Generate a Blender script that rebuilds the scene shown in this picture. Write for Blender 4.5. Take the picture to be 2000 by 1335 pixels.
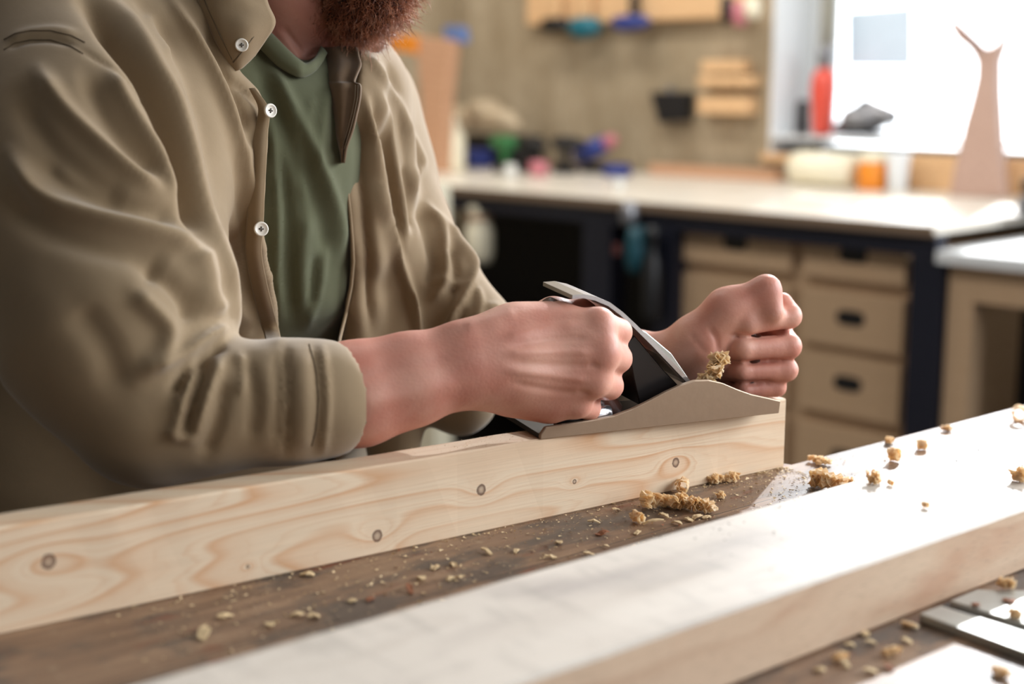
import bpy, bmesh, math, random
import numpy as np
from mathutils import Vector, Matrix, noise as mnoise

for o in list(bpy.data.objects):
    bpy.data.objects.remove(o, do_unlink=True)
SC = bpy.context.scene
COL = SC.collection
random.seed(7)
RNG = np.random.default_rng(11)

# ------------------------------------------------------------------ camera
FPX = 2778.0
CAM_H, TABLE_Z = 1.24, 0.90
PITCH = math.atan((667.5 - 150.0) / FPX)
CP, SP = math.cos(PITCH), math.sin(PITCH)
cam_data = bpy.data.cameras.new('camera')
cam_data.sensor_width = 36.0
cam_data.lens = 36.0 * FPX / 2000.0
cam_data.clip_start = 0.02
cam_data.clip_end = 60
cam_data.dof.use_dof = True
cam_data.dof.focus_distance = 1.15
cam_data.dof.aperture_fstop = 3.1
cam = bpy.data.objects.new('camera', cam_data)
COL.objects.link(cam)
cam.location = (0, 0, CAM_H)
cam.rotation_euler = (math.pi / 2 - PITCH, 0, 0)
SC.camera = cam

# ------------------------------------------------------------------ light
SUN_TO = Vector((0.385, 0.92, 0.465)).normalized()      # direction towards the sun
w = bpy.data.worlds.new('sky')
SC.world = w
w.use_nodes = True
wt = w.node_tree
wt.nodes.clear()
wo = wt.nodes.new('ShaderNodeOutputWorld')
bg = wt.nodes.new('ShaderNodeBackground')
tc = wt.nodes.new('ShaderNodeTexCoord')
dt = wt.nodes.new('ShaderNodeVectorMath'); dt.operation = 'DOT_PRODUCT'
dt.inputs[1].default_value = SUN_TO
wt.links.new(tc.outputs['Generated'], dt.inputs[0])
mr = wt.nodes.new('ShaderNodeMapRange')
mr.interpolation_type = 'SMOOTHSTEP'
mr.inputs['From Min'].default_value = -0.12
mr.inputs['From Max'].default_value = 0.95
mr.inputs['To Min'].default_value = 0.17
mr.inputs['To Max'].default_value = 5.5
wt.links.new(dt.outputs['Value'], mr.inputs['Value'])
wt.links.new(mr.outputs[0], bg.inputs['Strength'])
bg.inputs['Color'].default_value = (0.90, 0.955, 1.0, 1)
wt.links.new(bg.outputs[0], wo.inputs['Surface'])

sun_d = bpy.data.lights.new('sun', 'SUN')
sun_d.energy = 2.9
sun_d.angle = math.radians(1.2)
sun_d.color = (0.97, 0.98, 1.0)
sun = bpy.data.objects.new('sun', sun_d)
COL.objects.link(sun)
sun.rotation_euler = SUN_TO.to_track_quat('Z', 'Y').to_euler()
sun.location = (2, 6, 4)

# added area lamp for soft light from the right; no window is built
ar = bpy.data.lights.new('side_fill_light', 'AREA'); ar.shape = 'RECTANGLE'; ar.size = 1.7; ar.size_y = 1.3
ar.energy = 82; ar.color = (.90, .95, 1.0)
aro = bpy.data.objects.new('side_fill_light', ar); COL.objects.link(aro)
aro.location = (2.5, 1.75, 1.95)
aro.rotation_euler = (Vector((2.5, 1.75, 1.95)) - Vector((.05, 1.15, 1.0))).to_track_quat('Z', 'Y').to_euler()

# second added area lamp, nearer the camera, to brighten board fronts and fists
ar2 = bpy.data.lights.new('side_fill_light', 'AREA'); ar2.shape = 'RECTANGLE'; ar2.size = 1.5; ar2.size_y = 1.3
ar2.energy = 32; ar2.color = (.95, .97, 1.0)
aro2 = bpy.data.objects.new('side_fill_light', ar2); COL.objects.link(aro2)
aro2.location = (2.4, .15, 1.95)
aro2.rotation_euler = (Vector((2.4, .15, 1.95)) - Vector((.05, 1.1, 1.0))).to_track_quat('Z', 'Y').to_euler()

SC.view_settings.view_transform = 'Standard'
SC.view_settings.look = 'None'
SC.view_settings.exposure = 0.0
SC.view_settings.gamma = 1.0
SC.view_settings.use_curve_mapping = False

# ------------------------------------------------------------------ geometry helpers
def ray(x, y):
    a = (x - 1000.0) / FPX
    b = -(y - 667.5) / FPX
    return Vector((a, CP + b * SP, -SP + b * CP))

def onz(x, y, z=TABLE_Z):
    r = ray(x, y)
    return Vector((0, 0, CAM_H)) + r * ((z - CAM_H) / r.z)

def W(x, y, Y):
    """point at forward distance Y seen at photo pixel (x, y)"""
    r = ray(x, y)
    return Vector((0, 0, CAM_H)) + r * (Y / r.y)

def on_plane(x, y, p0, nrm):
    r = ray(x, y)
    o = Vector((0, 0, CAM_H))
    return o + r * ((p0 - o).dot(nrm) / r.dot(nrm))

def link(o, parent=None):
    COL.objects.link(o)
    if parent is not None:
        o.parent = parent
    return o

def tag(o, label=None, cat=None, group=None, kind=None):
    if label: o['label'] = label
    if cat: o['category'] = cat
    if group: o['group'] = group
    if kind: o['kind'] = kind
    return o

def thing(name, loc, label, cat, group=None):
    o = bpy.data.objects.new(name, None)
    o.empty_display_size = 0.05
    o.location = loc
    COL.objects.link(o)
    return tag(o, label, cat, group)

def mk(name, verts, faces, mat, parent=None, smooth=False, loc=None, auto=None):
    """mesh object from world coordinates; origin goes to parent's location or loc"""
    o0 = Vector(parent_world(parent)) if parent is not None else Vector(loc if loc is not None else (0, 0, 0))
    me = bpy.data.meshes.new(name)
    V = np.asarray(verts, dtype=np.float64) - np.array(o0)
    me.from_pydata(V.tolist(), [], [tuple(int(i) for i in f) for f in faces])
    me.materials.append(mat)
    if smooth:
        me.polygons.foreach_set('use_smooth', [True] * len(me.polygons))
    me.update()
    ob = bpy.data.objects.new(name, me)
    if parent is None:
        ob.location = o0
    link(ob, parent)
    return ob

def parent_world(p):
    v = Vector((0, 0, 0))
    while p is not None:
        v += p.location
        p = p.parent
    return v

def from_bm(name, bm, mat, parent=None, smooth=False, loc=None):
    bmesh.ops.recalc_face_normals(bm, faces=bm.faces)
    bm.verts.ensure_lookup_table(); bm.verts.index_update()
    vs = [tuple(v.co) for v in bm.verts]
    fs = [[v.index for v in f.verts] for f in bm.faces]
    bm.free()
    return mk(name, vs, fs, mat, parent, smooth, loc)

def bm_prism(pts, axis, bev=0.0, seg=2):
    """extrude polygon pts (world) along vector axis"""
    bm = bmesh.new()
    a = [bm.verts.new(p) for p in pts]
    b = [bm.verts.new(Vector(p) + Vector(axis)) for p in pts]
    n = len(pts)
    bm.faces.new(a[::-1]); bm.faces.new(b)
    for i in range(n):
        bm.faces.new((a[i], a[(i + 1) % n], b[(i + 1) % n], b[i]))
    bmesh.ops.recalc_face_normals(bm, faces=bm.faces)
    if bev > 0:
        bmesh.ops.bevel(bm, geom=list(bm.edges), offset=bev, segments=seg, affect='EDGES', profile=0.6)
    return bm

def bm_box(o, ex, ey, ez, bev=0.0, seg=2):
    o, ex, ey, ez = Vector(o), Vector(ex), Vector(ey), Vector(ez)
    return bm_prism([o, o + ex, o + ex + ey, o + ey], ez, bev, seg)

def lathe(profile, base, up=Vector((0, 0, 1)), n=20):
    """profile: list of (r, h). returns verts, faces"""
    up = Vector(up).normalized()
    s = up.orthogonal().normalized(); t = up.cross(s)
    vs, fs = [], []
    for r, h in profile:
        for k in range(n):
            a = 2 * math.pi * k / n
            vs.append(Vector(base) + up * h + (s * math.cos(a) + t * math.sin(a)) * r)
    m = len(profile)
    for i in range(m - 1):
        for k in range(n):
            fs.append((i * n + k, i * n + (k + 1) % n, (i + 1) * n + (k + 1) % n, (i + 1) * n + k))
    fs.append(tuple(range(n))[::-1]); fs.append(tuple((m - 1) * n + k for k in range(n)))
    return vs, fs

def tube(path, rad, n=10):
    path = [Vector(p) for p in path]
    if not hasattr(rad, '__len__'): rad = [rad] * len(path)
    vs, fs = [], []
    prev = None
    for i, p in enumerate(path):
        d = (path[min(i + 1, len(path) - 1)] - path[max(i - 1, 0)]).normalized()
        if prev is None: s = d.orthogonal().normalized()
        else: s = (prev - d * prev.dot(d)).normalized()
        prev = s
        t = d.cross(s)
        for k in range(n):
            a = 2 * math.pi * k / n
            vs.append(p + (s * math.cos(a) + t * math.sin(a)) * rad[i])
    for i in range(len(path) - 1):
        for k in range(n):
            fs.append((i * n + k, i * n + (k + 1) % n, (i + 1) * n + (k + 1) % n, (i + 1) * n + k))
    fs.append(tuple(range(n))[::-1]); fs.append(tuple((len(path) - 1) * n + k for k in range(n)))
    return vs, fs

def merge(*lst):
    vs, fs = [], []
    for v, f in lst:
        o = len(vs)
        vs += list(v); fs += [tuple(i + o for i in q) for q in f]
    return vs, fs

# ------------------------------------------------------------------ node helpers
class NT:
    def __init__(s, name):
        s.m = bpy.data.materials.new(name); s.m.use_nodes = True
        s.t = s.m.node_tree; s.t.nodes.clear()
        s.out = s.t.nodes.new('ShaderNodeOutputMaterial')
        s.b = s.t.nodes.new('ShaderNodeBsdfPrincipled')
        s.t.links.new(s.b.outputs[0], s.out.inputs[0])
    def n(s, t, **k):
        nd = s.t.nodes.new('ShaderNode' + t)
        for a, v in k.items(): setattr(nd, a, v)
        return nd
    def put(s, sock, v):
        if hasattr(v, 'is_output'): s.t.links.new(v, sock)
        elif isinstance(v, (tuple, list)) and len(v) == 3 and sock.type == 'RGBA': sock.default_value = (*v, 1)
        else: sock.default_value = v
    def math(s, op, a, b=0.0, c=None, clamp=False):
        nd = s.n('Math', operation=op, use_clamp=clamp)
        s.put(nd.inputs[0], a); s.put(nd.inputs[1], b)
        if c is not None: s.put(nd.inputs[2], c)
        return nd.outputs[0]
    def vm(s, op, a, b=None):
        nd = s.n('VectorMath', operation=op)
        s.put(nd.inputs[0], a)
        if b is not None: s.put(nd.inputs[1], b)
        return nd.outputs['Value'] if op in ('LENGTH', 'DISTANCE', 'DOT_PRODUCT') else nd.outputs['Vector']
    def obj(s): return s.n('TexCoord').outputs['Object']
    def map(s, v, scale=(1, 1, 1), loc=(0, 0, 0), rot=(0, 0, 0)):
        nd = s.n('Mapping'); s.put(nd.inputs['Vector'], v)
        nd.inputs['Scale'].default_value = scale; nd.inputs['Location'].default_value = loc
        nd.inputs['Rotation'].default_value = rot
        return nd.outputs[0]
    def noise(s, v, scale=5, detail=2, rough=.5, dist=0.0):
        nd = s.n('TexNoise'); s.put(nd.inputs['Vector'], v)
        nd.inputs['Scale'].default_value = scale; nd.inputs['Detail'].default_value = detail
        nd.inputs['Roughness'].default_value = rough; nd.inputs['Distortion'].default_value = dist
        return nd.outputs[0]
    def ramp(s, f, stops, interp='LINEAR'):
        nd = s.n('ValToRGB'); s.put(nd.inputs[0], f); cr = nd.color_ramp; cr.interpolation = interp
        while len(cr.elements) < len(stops): cr.elements.new(0.5)
        for e, (p, c) in zip(cr.elements, stops):
            e.position = p
            e.color = (c, c, c, 1) if not hasattr(c, '__len__') else (*c[:3], 1)
        return nd.outputs[0]
    def mix(s, f, a, b, mode='MIX'):
        nd = s.n('Mix', data_type='RGBA', blend_type=mode)
        s.put(nd.inputs[0], f); s.put(nd.inputs[6], a); s.put(nd.inputs[7], b)
        return nd.outputs[2]
    def sep(s, v):
        nd = s.n('SeparateXYZ'); s.put(nd.inputs[0], v); return nd.outputs
    def comb(s, x, y, z):
        nd = s.n('CombineXYZ'); s.put(nd.inputs[0], x); s.put(nd.inputs[1], y); s.put(nd.inputs[2], z); return nd.outputs[0]
    def bump(s, h, strength=.3, dist=.001):
        nd = s.n('Bump'); s.put(nd.inputs['Height'], h)
        nd.inputs['Strength'].default_value = strength; nd.inputs['Distance'].default_value = dist
        s.t.links.new(nd.outputs[0], s.b.inputs['Normal'])
    def set(s, col=None, rough=None, metal=None, spec=None, **k):
        if col is not None: s.put(s.b.inputs['Base Color'], col)
        if rough is not None: s.put(s.b.inputs['Roughness'], rough)
        if metal is not None: s.put(s.b.inputs['Metallic'], metal)
        if spec is not None: s.put(s.b.inputs['Specular IOR Level'], spec)
        for a, v in k.items(): s.put(s.b.inputs[a.replace('_', ' ')], v)
        return s.m

def srgb(r, g, b):
    f = lambda c: (c / 255) / 12.92 if c <= 10 else (((c / 255) + 0.055) / 1.055) ** 2.4
    return (f(r), f(g), f(b))

_pm = {}
def plain(name, rgb, rough=.6, metal=0.0, var=.06, scale=30):
    """procedural single-colour material with slight mottling"""
    if name in _pm: return _pm[name]
    m = NT(name)
    v = m.noise(m.obj(), scale, 3)
    c = m.mix(v, tuple(x * (1 - var) for x in rgb), tuple(min(1, x * (1 + var)) for x in rgb))
    m.set(c, rough, metal)
    m.bump(v, .15, .001)
    _pm[name] = m.m
    return m.m

# ------------------------------------------------------------------ wood
def pine(name, light, dark, knots=(), fy=7.0, fx=1.1, fz=7.0, rings=7.0, seed=0.0, rough=.55, spec=.35,
         line=.55, fine=.38, zl=30.0, blotch=None, dusty=0.0, saw=0.0):
    m = NT(name)
    v = m.obj()
    x, y, z = m.sep(v)
    # cathedral field: noise stretched along the board
    low = m.noise(m.map(v, (fx, fy, fz), (seed, seed * .7, seed * .3)), 1.6, 1.5, .45)
    field = m.math('MULTIPLY', low, rings)
    field = m.math('ADD', field, m.math('MULTIPLY', z, zl))
    kmask = None
    for (kx, ky, kz, kr) in knots:
        d = m.vm('LENGTH', m.comb(m.math('MULTIPLY', m.math('SUBTRACT', x, kx), .55), m.math('MULTIPLY', m.math('SUBTRACT', y, ky), .3), m.math('SUBTRACT', z, kz)))
        g = m.math('EXPONENT', m.math('MULTIPLY', m.math('POWER', m.math('DIVIDE', d, kr * 2.6), 2.0), -1.0))
        sgn = .9 if int(abs(kx) * 1000) % 2 else -.9
        field = m.math('ADD', field, m.math('MULTIPLY', g, sgn))
        d2 = m.vm('LENGTH', m.comb(m.math('SUBTRACT', x, kx), m.math('MULTIPLY', m.math('SUBTRACT', y, ky), .2), m.math('MULTIPLY', m.math('SUBTRACT', z, kz), .9)))
        rr = m.math('DIVIDE', d2, kr)
        rr = m.math('ADD', rr, m.math('MULTIPLY', m.math('SUBTRACT', m.noise(v, 300, 2), .5), .35))
        core = m.ramp(rr, [(0, 0.35), (.45, .55), (.72, 1.0), (.92, .9), (1.0, 0.0)])
        core = m.math('MULTIPLY', core, m.math('LESS_THAN', rr, 1.0))
        kmask = core if kmask is None else m.math('MAXIMUM', kmask, core)
    wob = m.noise(m.map(v, (8, 60, 60)), 2.0, 2)
    field = m.math('ADD', field, m.math('MULTIPLY', wob, .12))
    fr = m.math('FRACT', field)
    band = m.ramp(fr, [(0, 0), (.30, .04), (.70, .38), (.88, 1.0), (.95, .45), (1.0, 0)])
    f2 = m.math('FRACT', m.math('ADD', m.math('MULTIPLY', field, 3.0), m.math('MULTIPLY', m.noise(m.map(v, (5, 90, 90)), 2.0, 2), .8)))
    band = m.math('MAXIMUM', band, m.math('MULTIPLY', m.ramp(f2, [(0, 0), (.6, .05), (.9, 1.0), (1.0, 0)]), fine))
    amt = m.noise(m.map(v, (3, 18, 18), (5, 1, 2)), 1.5, 2)
    amt = m.ramp(amt, [(.25, .25), (.6, 1.0)])
    band = m.math('MULTIPLY', m.math('MULTIPLY', band, amt), line)
    col = m.mix(band, light, dark)
    fib = m.noise(m.map(v, (9, 420, 420)), 1.5, 2, .6)
    col = m.mix(.16, col, m.ramp(fib, [(.3, tuple(c * .75 for c in light)), (.7, tuple(min(1, c * 1.15) for c in light))]))
    if blotch:
        bl = m.noise(m.map(v, (6, 14, 14)), 1.4, 3)
        col = m.mix(m.ramp(bl, [(.52, 0), (.72, .6)]), col, blotch)
    if kmask is not None:
        col = m.mix(m.math('MULTIPLY', kmask, .9), col, (0.11, 0.055, 0.035))
    if saw > 0:
        sw = m.noise(m.map(v, (60, 15, 700), (0, 0, 0), (0, .25, 0)), 1.5, 2)
        col = m.mix(m.math('MULTIPLY', m.ramp(sw, [(.55, 0), (.7, 1)]), saw), col, tuple(c * .5 for c in light))
    m.set(col, rough, 0, spec)
    m.bump(m.math('ADD', fib, m.math('MULTIPLY', band, .4)), .25, .0006)
    return m.m
# ------------------------------------------------------------------ materials of the setting
M_wall = NT('plywood_wall')
v = M_wall.obj()
c = M_wall.ramp(M_wall.noise(M_wall.map(v, (3, 3, .8)), 2.0, 4), [(.3, srgb(150, 134, 108)), (.7, srgb(180, 165, 140))])
fl = M_wall.noise(M_wall.map(v, (40, 40, 9)), 2.0, 3)
c = M_wall.mix(M_wall.ramp(fl, [(.45, 0), (.7, .5)]), c, srgb(132, 112, 84))
M_wall = M_wall.set(c, .7)
M_white_paint = plain('white_paint', srgb(225, 228, 230), .5)
M_ceil = plain('ceiling_plaster', srgb(150, 145, 138), .9)
M_floor = NT('floor_concrete'); v = M_floor.obj()
M_floor = M_floor.set(M_floor.ramp(M_floor.noise(v, 3, 5), [(.3, srgb(70, 64, 58)), (.7, srgb(105, 97, 88))]), .8)
M_navy = plain('navy_steel', srgb(32, 34, 48), .45, .3)
M_dark = plain('dark_rubber', srgb(30, 29, 31), .6)
M_black = plain('black_plastic', srgb(22, 22, 25), .4)
M_birch = pine('birch_front', srgb(196, 166, 134), srgb(172, 138, 104), fy=1.5, fx=1.5, fz=9, rings=5, line=.35, rough=.5)
M_benchtop = pine('bench_top_wood', srgb(232, 226, 214), srgb(200, 170, 138), fy=6, fx=1, fz=6, rings=4, line=.3, rough=.28, spec=.5)
M_edge = plain('bench_edge_brown', srgb(118, 98, 80), .7)
M_orangewood = pine('reddish_wood', srgb(204, 160, 128), srgb(170, 116, 86), fy=6, fx=6, fz=1, rings=5, line=.5)
M_palewood = pine('pale_pine_block', srgb(222, 184, 140), srgb(196, 140, 92), rings=5, line=.5)
M_blue = plain('blue_plastic', srgb(42, 58, 128), .4)
M_lblue = plain('light_blue_plastic', srgb(92, 118, 170), .5)
M_teal = plain('teal_plastic', srgb(14, 100, 118), .35)
M_red = plain('red_plastic', srgb(222, 84, 68), .35)  # glare put into the colour as a paler red
M_pink = plain('pink_rubber', srgb(196, 120, 130), .5)
M_green = plain('green_plastic', srgb(40, 110, 60), .4)
M_cream = plain('cream_plastic', srgb(238, 230, 205), .4)
M_orange = plain('orange_plastic', srgb(232, 140, 36), .4)
M_amber = plain('amber_glue', srgb(214, 150, 60), .3)
M_grey = plain('grey_metal', srgb(140, 140, 144), .35, .7)
M_beige = plain('beige_cloth', srgb(190, 172, 145), .9)
M_steel = NT('machined_steel'); v = M_steel.obj()
M_steel.bump(M_steel.noise(M_steel.map(v, (4, 300, 4)), 3, 2), .1, .0005)
M_steel = M_steel.set(srgb(178, 178, 172), M_steel.ramp(M_steel.noise(v, 14, 3), [(.3, .32), (.7, .5)]), .65)
M_glass = NT('window_glass')
tr = M_glass.n('BsdfTransparent'); gl = M_glass.n('BsdfGlossy'); gl.inputs['Roughness'].default_value = .02
fz_ = M_glass.n('Fresnel'); fz_.inputs[0].default_value = 1.45
mx = M_glass.n('MixShader')
M_glass.t.links.new(fz_.outputs[0], mx.inputs[0]); M_glass.t.links.new(tr.outputs[0], mx.inputs[1]); M_glass.t.links.new(gl.outputs[0], mx.inputs[2])
M_glass.t.links.new(mx.outputs[0], M_glass.out.inputs[0]); M_glass = M_glass.m

# ------------------------------------------------------------------ room frame (e = along the back wall to the left, n = into the wall)
FR = Vector((0.982, 3.295, 0)); E_ = Vector((-0.69, 0.724, 0)).normalized(); N_ = Vector((0.724, 0.69, 0)).normalized(); Z_ = Vector((0, 0, 1))
def F(e, n, z): return FR + E_ * e + N_ * n + Z_ * z
def PN(x, y, n): return on_plane(x, y, FR + N_ * n, N_)          # point on plane n=const seen at a pixel
def EZ(x, y, n):
    p = PN(x, y, n); return (p - FR).dot(E_), p.z
def fbox(e0, e1, n0, n1, z0, z1, bev=0.0, seg=2):
    return bm_box(F(e0, n0, z0), E_ * (e1 - e0), N_ * (n1 - n0), Z_ * (z1 - z0), bev, seg)

WN = 0.97            # wall surface
CEIL = 3.3
LEFT_E, RIGHT_E = 2.75, -3.6
we0, wsill = EZ(1505, 300, WN)          # window reveal left edge
_, wsill = EZ(1800, 312, WN)
WR = -2.6
wtop = 3.15
wall = merge_list = None
bm = fbox(we0, LEFT_E, WN, WN + .32, 0, CEIL)
o = from_bm('wall_back', bm, M_wall); tag(o, kind='structure')
o = from_bm('wall_back', fbox(WR, we0, WN, WN + .32, 0, wsill), M_wall); tag(o, kind='structure')
o = from_bm('wall_back', fbox(WR, we0, WN, WN + .32, wtop, CEIL), M_wall); tag(o, kind='structure')
o = from_bm('wall_back', fbox(RIGHT_E, WR, WN, WN + .32, 0, CEIL), M_wall); tag(o, kind='structure')
o = from_bm('wall_left', fbox(LEFT_E, LEFT_E + .15, -5.2, WN + .32, 0, CEIL), M_wall); tag(o, kind='structure')
o = from_bm('floor', fbox(RIGHT_E, LEFT_E + .15, -5.2, WN + .32, -.1, 0), M_floor); tag(o, kind='structure')
o = from_bm('ceiling', fbox(RIGHT_E, LEFT_E + .15, -5.2, WN + .32, CEIL, CEIL + .1), M_ceil); tag(o, kind='structure')

# window: white reveal, frame, mullions, panes
win = bpy.data.objects.new('window_1', None); win.location = F(we0, WN, wsill); COL.objects.link(win); tag(win, kind='structure')
GN = WN + .20
from_bm('window_reveal', fbox(we0 - .012, we0, WN - .012, GN, wsill, wtop, .002), M_white_paint, win)
from_bm('window_sill', fbox(WR, we0 + .02, WN - .03, GN + .02, wsill - .03, wsill, .004), M_palewood, win)
from_bm('window_frame', fbox(we0 - .075, we0 - .012, GN, GN + .07, wsill, wtop, .005), M_white_paint, win)
from_bm('window_frame', fbox(WR, we0 - .02, GN, GN + .07, wsill, wsill + .025, .005), M_white_paint, win)
from_bm('window_frame', fbox(WR, we0 - .02, GN, GN + .07, wtop - .07, wtop, .005), M_white_paint, win)
for k in range(1, 3):
    ee = we0 - .02 + (WR - we0) * k / 3 * 1.02
    from_bm('mullion', fbox(ee - .03, ee + .03, GN, GN + .07, wsill, wtop, .005), M_white_paint, win)
for k in range(3):
    a = we0 - .03 + (WR - we0) * k / 3; b = we0 - .03 + (WR - we0) * (k + 1) / 3
    from_bm('pane', fbox(min(a, b), max(a, b), GN + .03, GN + .036, wsill + .02, wtop - .06), M_glass, win)

# ------------------------------------------------------------------ work table in front
B1 = onz(1530, 913); A1 = onz(0, 1240)
D1 = (B1 - A1).normalized(); Q1 = Vector((-D1.y, D1.x, 0))        # along beam to the right, and away
P2a = onz(1440, 1335); P2b = onz(2000, 1114)
D2 = (P2b - P2a).normalized(); Q2 = Vector((-D2.y, D2.x, 0))
C0 = onz(1545, 905)
DT = (onz(2000, 790) - C0).normalized(); QT = Vector((DT.y, -DT.x, 0))
T1 = .030                                                           # thickness of the standing board
fl_ = C0 - D1 * 1.7 + Q1 * (T1 + .012)
poly = [fl_, C0 + Q1 * (T1 + .012) - D1 * .02, C0, C0 + DT * 1.0, C0 + DT * 1.0 + QT * 1.05, fl_ + QT * .95]
poly = [Vector((p.x, p.y, TABLE_Z - .045)) for p in poly]
m = NT('worn_table_wood'); v = m.map(m.obj(), (1, 1, 1), (0, 0, 0), (0, 0, -math.atan2(D2.y, D2.x)))
a = m.noise(m.map(v, (2.2, 26, 10)), 2.2, 4, .6)
b = m.noise(m.map(v, (5, 11, 5), (3, 2, 0)), 2.4, 4, .6)
c = m.ramp(a, [(.28, srgb(88, 66, 50)), (.5, srgb(128, 99, 76)), (.7, srgb(158, 128, 100))])
c = m.mix(m.ramp(b, [(.48, 0), (.6, .85)]), c, srgb(74, 66, 60))
d = m.noise(m.map(v, (9, 24, 9), (8, 1, 0)), 2.5, 3)
c = m.mix(m.ramp(d, [(.62, 0), (.74, .7)]), c, srgb(120, 62, 36))
e2 = m.noise(v, 90, 3)
c = m.mix(m.ramp(e2, [(.6, 0), (.75, .25)]), c, srgb(190, 170, 140))
pl = m.math('FRACT', m.math('MULTIPLY', m.sep(v)[1], 7.2))
gap = m.math('LESS_THAN', pl, .008)
c = m.mix(gap, c, srgb(52, 40, 32))
m.set(c, m.ramp(a, [(.3, .38), (.7, .55)]), 0, .6)
m.bump(m.math('ADD', a, m.math('MULTIPLY', gap, -1.0)), .3, .001)
M_table = m.m
tb = thing('workbench', (0.1, .85, 0), 'worn brown wooden work table with stained top in the foreground', 'table')
from_bm('tabletop', bm_prism(poly, (0, 0, .045), .003), M_table, tb)
for p in ((-.75, .25), (-.75, .62), (.95, 1.15), (.62, 1.35)):
    from_bm('leg', bm_box((p[0] - .04, p[1] - .04, 0), (.08, 0, 0), (0, .08, 0), (0, 0, TABLE_Z - .045), .004), M_navy, tb)

# ------------------------------------------------------------------ boards
def board(name, origin, D, L0, L1, depth, height, mat, label, bev=.0012, taper=0.0, nseg=40, rough_edge=.0004, slack=0.0):
    ang = math.atan2(D.y, D.x)
    bm = bmesh.new()
    rows = []
    for i in range(nseg + 1):
        x = L0 + (L1 - L0) * i / nseg
        h = height + taper * (-x)
        j = [random.uniform(-1, 1) * rough_edge for _ in range(4)]
        b = bev
        ring = [(x, b, 0), (x, depth - b, 0), (x, depth, b), (x, depth + j[1], h - b + j[0]), (x, depth - b + j[1], h + j[0]),
                (x, b + j[2], h + j[3] * .3), (x, j[2], h - b + j[3] * .3), (x, 0, b)]
        rows.append([bm.verts.new(p) for p in ring])
    for i in range(nseg):
        for k in range(8):
            bm.faces.new((rows[i][k], rows[i][(k + 1) % 8], rows[i + 1][(k + 1) % 8], rows[i + 1][k]))
    bm.faces.new(rows[0]); bm.faces.new(rows[-1][::-1])
    bmesh.ops.recalc_face_normals(bm, faces=bm.faces)
    me = bpy.data.meshes.new(name); bm.to_mesh(me); bm.free()
    me.materials.append(mat)
    o = bpy.data.objects.new(name, me); o.location = origin; o.rotation_euler = (0, 0, ang)
    COL.objects.link(o)
    return tag(o, label, 'board')

def loc1(px, py):       # pixel on front face of beam 1 -> local coords
    p = on_plane(px, py, B1, Q1)
    return ((p - B1).dot(D1), 0.0, p.z - TABLE_Z)
kn = []
for (px, py, r) in ((940, 956, .0042), (737, 1046, .0044), (95, 1096, .0048), (1320, 903, .0040), (1122, 940, .0020), (484, 1106, .0014)):
    kn.append((*loc1(px, py), r))
M_beam1 = pine('knotty_pine', srgb(226, 204, 176), srgb(200, 138, 84), knots=kn, fx=1.0, fy=2.0, fz=9.0, rings=13, seed=1.3, line=.85, rough=.55, zl=55.0)
M_beam2 = pine('sawn_spruce', srgb(202, 176, 150), srgb(158, 116, 86), fx=2.6, fy=7, fz=5, rings=3.5, seed=4.1, line=.5,
               rough=.5, spec=.42, blotch=srgb(170, 122, 92), saw=.5)
M_beam2t = pine('top_face_sky_tint', srgb(196, 186, 174), srgb(132, 114, 98), fx=2.2, fy=8, fz=5, rings=4, seed=9.1, line=.55, rough=.5, spec=.45, blotch=srgb(140, 130, 124), saw=.3)  # cool sky reflection put into the colour of the wide board's top
beam1 = board('pine_board', B1, D1, -1.05, 0, T1, .0628, M_beam1, 'pale knotty pine board standing on edge under the hand plane', taper=.0085)
beam2 = board('spruce_board', P2a, D2, -.62, .75, .119, .0462, M_beam2, 'wide pale sawn board lying flat nearest the camera', bev=.002, rough_edge=.0003)
beam2.data.materials.append(M_beam2t)
for p_ in beam2.data.polygons:
    if p_.normal.z > .5: p_.material_index = 1
T1Z = TABLE_Z + .0628

# ------------------------------------------------------------------ steel rail lower right
rl = thing('steel_guide_rail', onz(1940, 1210), 'flat grey steel guide rail with a dark slot beside the wide board', 'rail')
zt = TABLE_Z + .006
def quad_prism(pxs, ztop, h):
    return bm_prism([onz(x, y, ztop) - Vector((0, 0, h)) for x, y in pxs], (0, 0, h), .0006, 1)
def ext(p, q, t): return (p[0] + (q[0] - p[0]) * t, p[1] + (q[1] - p[1]) * t)
fa, fb = (1795, 1197), (2000, 1271); ra, rb = (1838, 1181), (2000, 1232)
from_bm('front_strip', quad_prism([fa, ext(fa, fb, 1.6), ext(ra, rb, 2.1), ra], zt, .0058), M_steel, rl)
sa, sb = (1855, 1172), (2000, 1217)
from_bm('slot_bed', quad_prism([ra, ext(ra, rb, 2.1), ext(sa, sb, 2.2), sa], zt - .004, .0015), M_black, rl)
from_bm('rear_plate', quad_prism([sa, ext(sa, sb, 2.2), (2420, 1230), (2200, 1165), (2000, 1152), (1908, 1150)], zt, .0058), M_steel, rl)

# ------------------------------------------------------------------ shavings
M_shav = NT('wood_shaving'); v = M_shav.obj()
nn = M_shav.noise(v, 140, 3)
cc = M_shav.ramp(nn, [(.3, srgb(244, 220, 178)), (.7, srgb(255, 246, 226))])
M_shav.set(cc, .6)
trl = M_shav.n('BsdfTranslucent'); M_shav.put(trl.inputs['Color'], cc)
mx = M_shav.n('MixShader'); mx.inputs[0].default_value = .6
M_shav.t.links.new(M_shav.b.outputs[0], mx.inputs[1]); M_shav.t.links.new(trl.outputs[0], mx.inputs[2]); M_shav.t.links.new(mx.outputs[0], M_shav.out.inputs[0])
M_shav = M_shav.m
M_chip = plain('chip_wood', srgb(214, 188, 146), .7, 0, .25, 300)
M_chipr = plain('bark_chip', srgb(140, 88, 58), .7, 0, .25, 300)

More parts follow.
